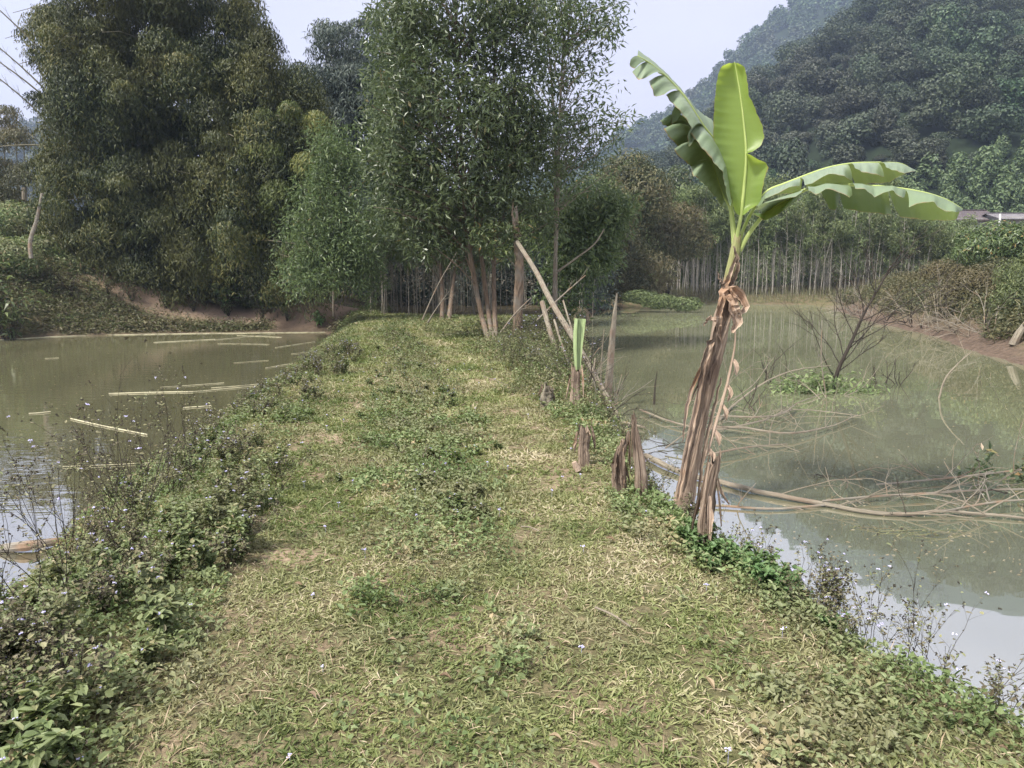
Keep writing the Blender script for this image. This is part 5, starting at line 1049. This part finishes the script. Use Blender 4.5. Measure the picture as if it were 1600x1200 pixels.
# ------------------------------------------------------------------ flowering weeds on the dyke
def octa(mb, P, r):
    P = np.asarray(P); n = len(P); o = A((1, 0, 0), (0, 1, 0), (-1, 0, 0), (0, -1, 0), (0, 0, 1), (0, 0, -1)); r = np.broadcast_to(r, (n,))
    V = P[:, None] + o[None] * r[:, None, None]; f = np.array([(0, 1, 4), (1, 2, 4), (2, 3, 4), (3, 0, 4), (1, 0, 5), (2, 1, 5), (3, 2, 5), (0, 3, 5)])
    R = np.zeros((n, 6, 3)); R[..., 0] = np.random.rand(n)[:, None]; mb.add(V.reshape(-1, 3), (f[None] + 6 * np.arange(n)[:, None, None]).reshape(-1, 3), R.reshape(-1, 3))
WM = ['darktwig', 'weed', 'dryweed', 'herb', 'flower']
def weed_proto(kind, hh, lab, grp):
    """kind: green, dry, stalk, herb"""
    sm, lf, fls, tips = MB(), MB(), [], []
    for _ in range(dict(green=5, dry=5, stalk=3, herb=4)[kind]):
        branchy(sm, (random.uniform(-.03, .03), random.uniform(-.03, .03), -.02), (random.uniform(-.6, .6), random.uniform(-.6, .6), 1.0), hh * random.uniform(.6, 1), .0028, 2 if kind in ('dry', 'stalk') else 1, 6, 3, .55, .22, .06, .55, 3, tips, .3 if kind != 'stalk' else .5)
    B, D = [], []
    for P, dep in tips:
        for i in range(1, len(P)):
            if kind == 'stalk' and random.random() < .55: continue
            for _ in range(dict(green=3, dry=1, stalk=1, herb=3)[kind]): B.append(P[i]); D.append(rdir(1)[0] * A(1, 1, .35) + A(0, 0, .1))
    B, D = np.array(B), np.array(D); n = len(B); Lh = dict(green=.042, dry=.026, stalk=.024, herb=.04)[kind]
    leaves(lf, B, D, A(0, 0, 1) + .35 * rdir(n), Lh * np.random.uniform(.5, 1.3, n), Lh * .62 * np.random.uniform(.6, 1.2, n), bend=.15, hexa=True)
    for e in [P[-1] for P, dep in tips if dep == 0]:
        q = random.random()
        if q < dict(green=.16, dry=.10, stalk=.09, herb=.0)[kind] and len(fls) < 5:
            m = 8; f = MB(); octa(f, e + np.random.randn(m, 3) * A(.005, .005, .002) + A(0, 0, .004), np.random.uniform(.0025, .0042, m)); fls.append(f)
        elif q < dict(green=.2, dry=.8, stalk=.95, herb=0)[kind]: octa(sm, e + np.random.randn(4, 3) * .004, .0042)
    return dict(kind=kind, sm=sm, lf=lf, fls=fls, lab=lab, grp=grp, root=None)
def weed_obj(p):
    if p['root'] is None:
        root = p['root'] = empty('weed_plant', (0, 0, 0), p['lab'], 'weed', p['grp']); p['sm'].build('stem', M['darktwig'], root)
        p['lf'].build('foliage', M[dict(green='weed', dry='dryweed', stalk='dryweed', herb='herb')[p['kind']]], root)
        for f in p['fls']: f.build('flower_head', M['flower'], root)
        return root
    return copy_tree(p['root'])
WST = MB()
def scatter_weeds(protos, n, nind, fx_, smin, smax):
    pts = []; tries = 0
    while len(pts) < n and tries < n * 40:
        tries += 1; x, y = fx_(); a = np.array([x]), np.array([y])
        if sdist(PL, *a)[0] < .08 or sdist(PR, *a)[0] < .03: continue
        pts.append((x, y))
    pts.sort(key=lambda p: p[1] + 1e3 * (abs(p[0]) > .72 * p[1] + .2))
    for i, (x, y) in enumerate(pts):
        p = random.choice(protos); s = random.uniform(smin, smax); rz = random.uniform(0, 6.28); z = H(x, y)
        if i < nind:
            o = weed_obj(p); px_ = 800 + x / max(y, .5) * FPX; relabel(o, p['lab'], ', '.join([('tall' if s > (smin + smax) / 2 else 'short') + ' one', 'nearest the camera' if y < 3 else 'near the camera' if y < 4.2 else 'level with the stumps' if y < 7 else 'beyond the stumps' if y < 11 else 'by the far end'])); o.location = (x, y, z); o.rotation_euler = (random.uniform(-.15, .15), random.uniform(-.15, .15), rz); o.scale = (s, s, s)
        elif abs(x) < .8 * y + .5:
            R_ = rotM(rz, s)
            for mb_, mi in [(p['sm'], 0), (p['lf'], dict(green=1, dry=2, stalk=2, herb=3)[p['kind']])] + [(f, 4) for f in p['fls']]:
                WST.cur = mi; WST.merge(mb_, R_, (x, y, z))
def edgeX(poly_pts, y): return float(np.interp(y, [p[1] for p in poly_pts], [p[0] for p in poly_pts]))
LE = [(-3.3, 2), (-3.5, 4.9), (-4.0, 6.7), (-4.3, 9), (-4.6, 12), (-5.2, 17), (-5.9, 22)]
RE = [(2.4, 2.0), (2.1, 2.72), (1.86, 3.15), (1.68, 3.9), (1.47, 4.5), (1.38, 5.5), (1.36, 6.9), (1.33, 8), (1.4, 11), (1.6, 14), (2.0, 20)]
MID = [(-.1, 2), (-.35, 4), (-.7, 6), (-1.1, 8), (-1.6, 12), (-2.3, 16), (-3.4, 21)]
def f_left():
    y = 2.2 + 14 * random.random() ** 1.4; e = edgeX(LE, y); return e + .15 + 1.75 * random.random() ** .8, y
def f_leftnear():
    y = random.uniform(2.0, 4.6); return random.uniform(-3.2, -1.35), y
def f_right():
    y = 2.2 + 12 * random.random() ** 1.5; e = edgeX(RE, y); return e - .04 - .40 * random.random(), y
def f_mid():
    y = 4.5 + 14 * random.random() ** 1.2; return edgeX(MID, y) + random.gauss(0, .32), y
def f_treefoot():
    y = random.uniform(11, 20); return edgeX(RE, y) - random.uniform(.1, 1.6), y
def WP(kind, hh, n, lab, grp): return [weed_proto(kind, hh, lab, grp) for _ in range(n)]
scatter_weeds(WP('green', .28, 5, 'bushy green lavender flowered weed, left slope,', 'flowering weeds on the left slope'), 130, 66, f_left, .5, 1.0)
scatter_weeds(WP('dry', .30, 4, 'brown dry seeding weed, left slope,', 'dry weeds on the left slope'), 90, 44, f_left, .7, 1.2)
scatter_weeds(WP('green', .24, 3, 'low leafy green weed, near left corner,', 'green weeds in the near left corner'), 44, 24, f_leftnear, .6, 1.1)
scatter_weeds(WP('dry', .30, 4, 'brown dry weed, right water edge,', 'dry weeds along the right water edge'), 44, 22, f_right, .4, 1.0)
scatter_weeds(WP('green', .15, 4, 'low green weed, middle strip of the dyke,', 'weeds along the middle of the dyke'), 70, 30, f_mid, .45, .9)
scatter_weeds(WP('green', .55, 4, 'knee high green weed, tree feet,', 'tall weeds around the tree feet'), 60, 26, f_treefoot, .45, 1.0)
scatter_weeds(WP('stalk', .6, 4, 'brown dead stalk weed, tree feet,', 'dead stalks around the tree feet'), 70, 26, f_treefoot, .7, 1.4)
scatter_weeds(WP('herb', .16, 3, 'bright herb, patch by the right edge,', 'green herbs in the right patch'), 44, 26, lambda: (lambda t: (1.10 + .52 * t + random.gauss(0, .12), 4.35 - 1.0 * t + random.gauss(0, .12)))(random.random()), .6, 1.1)
scatter_weeds(WP('stalk', .85, 4, 'thin dry weed stalks, left pond edge,', 'tall dry stalks on the left'), 28, 22, lambda: (lambda y: (edgeX(LE, y) + random.uniform(.3, 1.2), y))(random.uniform(2.5, 6.5)), .7, 1.25)
for px, py, s in ((1448, 1010, .62), (1480, 1030, .5), (1530, 1085, .55), (1545, 1105, .55), (1410, 990, .42), (1380, 960, .4), (1350, 930, .4), (1300, 905, .42), (1250, 890, .4), (1220, 880, .36), (1200, 870, .4), (1170, 865, .38), (1560, 1110, .5), (1320, 915, .36)):
    r = weed_obj(weed_proto('stalk', s, 'thin flowering weed stalk standing against the pale water on the right', 'weed stalks against the right pond')); relabel(r, 'thin weed stalk against the pale right pond,', 'nearest the dark shaggy stump' if px < 1260 else 'between the stump and the herb patch' if px < 1340 else 'above the herb patch' if px < 1430 else 'towards the lower right corner' if px < 1520 else 'at the lower right corner'); p = gp(px, py, -.28); x = p[0] - .12; y = p[1]; r.location = (x, y, H(x, y))
tag(WST.build('weed_plants', [M[k] for k in WM]), 'smaller and farther weeds growing between the nearer ones on the dyke', 'weeds', kind='stuff')

# ------------------------------------------------------------------ grass and ground cover
def in_view(x, y, m=.12):
    return np.abs(x) < (.70 + m) * (y + .25) + .25
def cover(n, y0, y1, pw):
    y = y0 + (y1 - y0) * np.random.rand(n) ** pw; xl = np.interp(y, [p[1] for p in LE], [p[0] for p in LE]) - .1; xr = np.interp(y, [p[1] for p in RE], [p[0] for p in RE]) + .15
    xr = np.where(y > 22, 2.2, xr); xl = np.where(y > 22, -6.5, xl); x = xl + (xr - xl) * np.random.rand(n); k = in_view(x, y) & (sdist(PL, x, y) > .05) & (sdist(PR, x, y) > .05)
    return x[k], y[k]
def trackmask(x, y): return np.maximum(ss((.5 - seg_d(x, y, TRK1)) / .35), ss((.55 - seg_d(x, y, TRK2)) / .4))
def grass_obj(name, lab, n, y0, y1, pw, L, W, up, mat, keepf, cl=4, sig=.012, zlift=0.0, wide=.3, tone=None):
    x, y = cover(n // cl, y0, y1, pw); k = keepf(x, y); x, y = x[k], y[k]; m = len(x)
    x = np.repeat(x, cl) + np.random.randn(m * cl) * sig; y = np.repeat(y, cl) + np.random.randn(m * cl) * sig; n2 = len(x); z = height(x, y)
    sc = np.interp(y, [1.5, 4, 10, 20], [1, 1, 1.5, 2.2]) * np.repeat(np.random.uniform(.6, 1.3, m), cl)
    D = rdir(n2); D[:, 2] = np.abs(D[:, 2]) * up + up * .3
    t = np.clip(np.random.rand(n2) * .55 + .75 * (fbm(x, y, .45, 90) - .5) * 1.6 + .22 + .35 * (fbm(x, y, 2.5, 95) - .5) + (tone(x, y) if tone else 0), 0, 1)
    mb = MB(); leaves(mb, np.c_[x, y, z + zlift * np.random.rand(n2)], D, A(0, 0, 1) + .5 * rdir(n2), L * sc * np.random.uniform(.5, 1.3, n2), W * sc * np.random.uniform(.7, 1.2, n2), wide=wide, bend=.2, fold=.2, rnd=t, hexa=wide == .4)
    tag(mb.build(name, mat), lab, 'grass', kind='stuff')
bare = lambda x, y: (fbm(x, y, .45, 40) < .59) | (trackmask(x, y) < .3) | (y < 2.6) | (np.random.rand(len(x)) < .42)
tn = lambda x, y: -.16 * ss((.6 - seg_d(x, y, TRK1)) / .4) * ss((y - 3.6) / 1.5) + .12 * ss((.6 - seg_d(x, y, TRK2)) / .4)
grass_obj('grass', 'short creeping grass covering the dyke in the foreground', 150000, 1.45, 5.5, 1.25, .036, .0088, .6, M['grass'], bare, tone=tn)
grass_obj('grass', 'short grass covering the middle length of the dyke', 120000, 5.0, 12, 1.2, .040, .0105, .65, M['grass'], bare, tone=tn)
grass_obj('grass', 'grass covering the far end of the dyke', 90000, 11.5, 30, 1.2, .05, .012, .7, M['grass'], lambda x, y: np.ones(len(x), bool), sig=.03, tone=lambda x, y: tn(x, y) - .05)
grass_obj('dry_straw', 'thin dead straw lying among the grass', 13000, 1.45, 12, 1.5, .085, .0035, .16, M['straw'], lambda x, y: np.ones(len(x), bool), cl=2, sig=.03, zlift=.015, wide=.5)
slopeL = lambda x, y: (sdist(PL, x, y) < 1.8 * (.5 + .9 * fbm(x, y, 1.1, 33)) * np.interp(y, [2, 4, 8, 14], [1.15, 1, .75, .65])) & (np.random.rand(len(x)) < .55)
midm = lambda x, y: (np.abs(x - np.interp(y, [p[1] for p in MID], [p[0] for p in MID])) < .5 * (.3 + fbm(x, y, .8, 34))) & (y > 4) & (np.random.rand(len(x)) < .45)
slopeR = lambda x, y: sdist(PR, x, y) < .55 * (.5 + fbm(x, y, 1, 35)) * np.interp(y, [2, 8, 12, 18], [1, 1.3, 3, 4])
patch = lambda x, y: ((fbm(x, y, .5, 36) > .66) | (np.random.rand(len(x)) < .09)) & (trackmask(x, y) < .55)
weedy = lambda x, y: slopeL(x, y) | midm(x, y) | slopeR(x, y) | patch(x, y)
grass_obj('weed_cover', 'low broad leafed weeds carpeting the slopes and middle strip of the dyke', 150000, 1.45, 9, 1.2, .030, .020, .5, M['weed'], weedy, cl=8, sig=.03, zlift=.08, wide=.4)
grass_obj('weed_cover', 'low broad leafed weeds on the far part of the dyke', 90000, 8, 28, 1.1, .028, .018, .5, M['weed'], lambda x, y: weedy(x, y), cl=8, sig=.06, zlift=.14, wide=.4)
grass_obj('dry_weed_cover', 'brown dry weed remains among the green weeds', 60000, 1.6, 20, 1.2, .022, .011, .8, M['dryweed'], weedy, cl=8, sig=.035, zlift=.16, wide=.4)
grass_obj('foot_scrub', 'tall tangled weeds around the feet of the acacias and along the right side of the dyke', 34000, 8, 22, 1.0, .034, .017, .8, M['weed'], lambda x, y: (sdist(PR, x, y) < 1.25 * (.5 + fbm(x, y, 1, 37)) * np.interp(y, [8, 11, 15, 20], [.45, .8, 1.6, 2.2])), cl=10, sig=.07, zlift=.28, wide=.4)
grass_obj('foot_scrub', 'brown dead weeds among the tall weeds at the acacia feet', 36000, 7, 22, 1.0, .030, .010, 1.0, M['dryweed'], lambda x, y: (sdist(PR, x, y) < 1.3 * (.5 + fbm(x, y, 1, 38)) * np.interp(y, [8, 11, 15, 20], [.45, .8, 1.6, 2.2])), cl=10, sig=.07, zlift=.42, wide=.4)
# tiny flowers seen across the grass
x, y = cover(260, 1.5, 14, 1.3); k = weedy(x, y) | (np.random.rand(len(x)) < .35); x, y = x[k], y[k]; mb = MB(); z = height(x, y) + np.random.uniform(.02, .07, len(x))
for a, b_, c in zip(x, y, z): octa(mb, A(a, b_, c) + np.random.randn(7, 3) * A(.006, .006, .002), np.random.uniform(.003, .005, 7)); tube(mb, [(a, b_, c - .06), (a, b_, c)], .0008, 3, caps=False)
tag(mb.build('small_flowers', M['flower']), 'tiny lavender flower heads dotted through the grass', 'flowers', kind='stuff')
# fallen dead leaves
lp = []
for q in range(5):
    mb = MB(); n = 9; L = random.uniform(.05, .11); t = np.linspace(0, 1, n); P = np.c_[(t - .5) * L, .008 * np.sin(t * 3), .012 * np.sin(t * math.pi) + .006]
    strip_sheet(mb, P, np.array([.05, .6, 1, .8, .3, .02]) * L * random.uniform(.22, .4), A(0, 1, .2) * np.ones((n, 1)), random.uniform(.5, 1.3), 5, .15); lp.append(mb.build('fallen_leaf', M['fallen']))
    tag(lp[-1], 'curled dry fallen leaf lying on the grass of the dyke', 'leaf', 'dead leaves on the dyke')
x, y = cover(330, 1.5, 9, 1.5)
for i, (a, b_) in enumerate(zip(x[:150], y[:150])):
    o = lp[i] if i < 5 else lp[i % 5].copy()
    if i >= 5: COL.objects.link(o)
    o.location = (a, b_, H(a, b_) + .018); o.rotation_euler = (random.uniform(-.4, .4), random.uniform(-.4, .4), random.uniform(0, 6.28)); s = random.uniform(.3, .65); o.scale = (s, s, s)
for a, b_, lb in (((930, 960), (985, 1060 - 70), 'thin dry stick lying near the dark shaggy stump'), ((815, 830), (842, 838), 'short pale stick on the right wheel track'), ((752, 590), (795, 606), 'thin pale stick on the far grass by the trees')):
    p, q = gh(*a), gh(*b_); pole('dead_stick', [p + A(0, 0, .03), (p + q) / 2 + A(0, 0, .04), q + A(0, 0, .03)], [.006, .004], 'paletwig', lb, 'stick')

# ------------------------------------------------------------------ haze
hz = MB(); box(hz, (0, 0, 177), (2300, 2300, 366))
m, t, out = mat_base('haze'); v = N('ShaderNodeVolumePrincipled', t); v.inputs['Color'].default_value = (.60, .74, 1, 1); v.inputs['Density'].default_value = .00038; v.inputs['Anisotropy'].default_value = .2
t.links.new(v.outputs[0], out.inputs['Volume']); ho = hz.build('haze', m); tag(ho, kind='stuff')
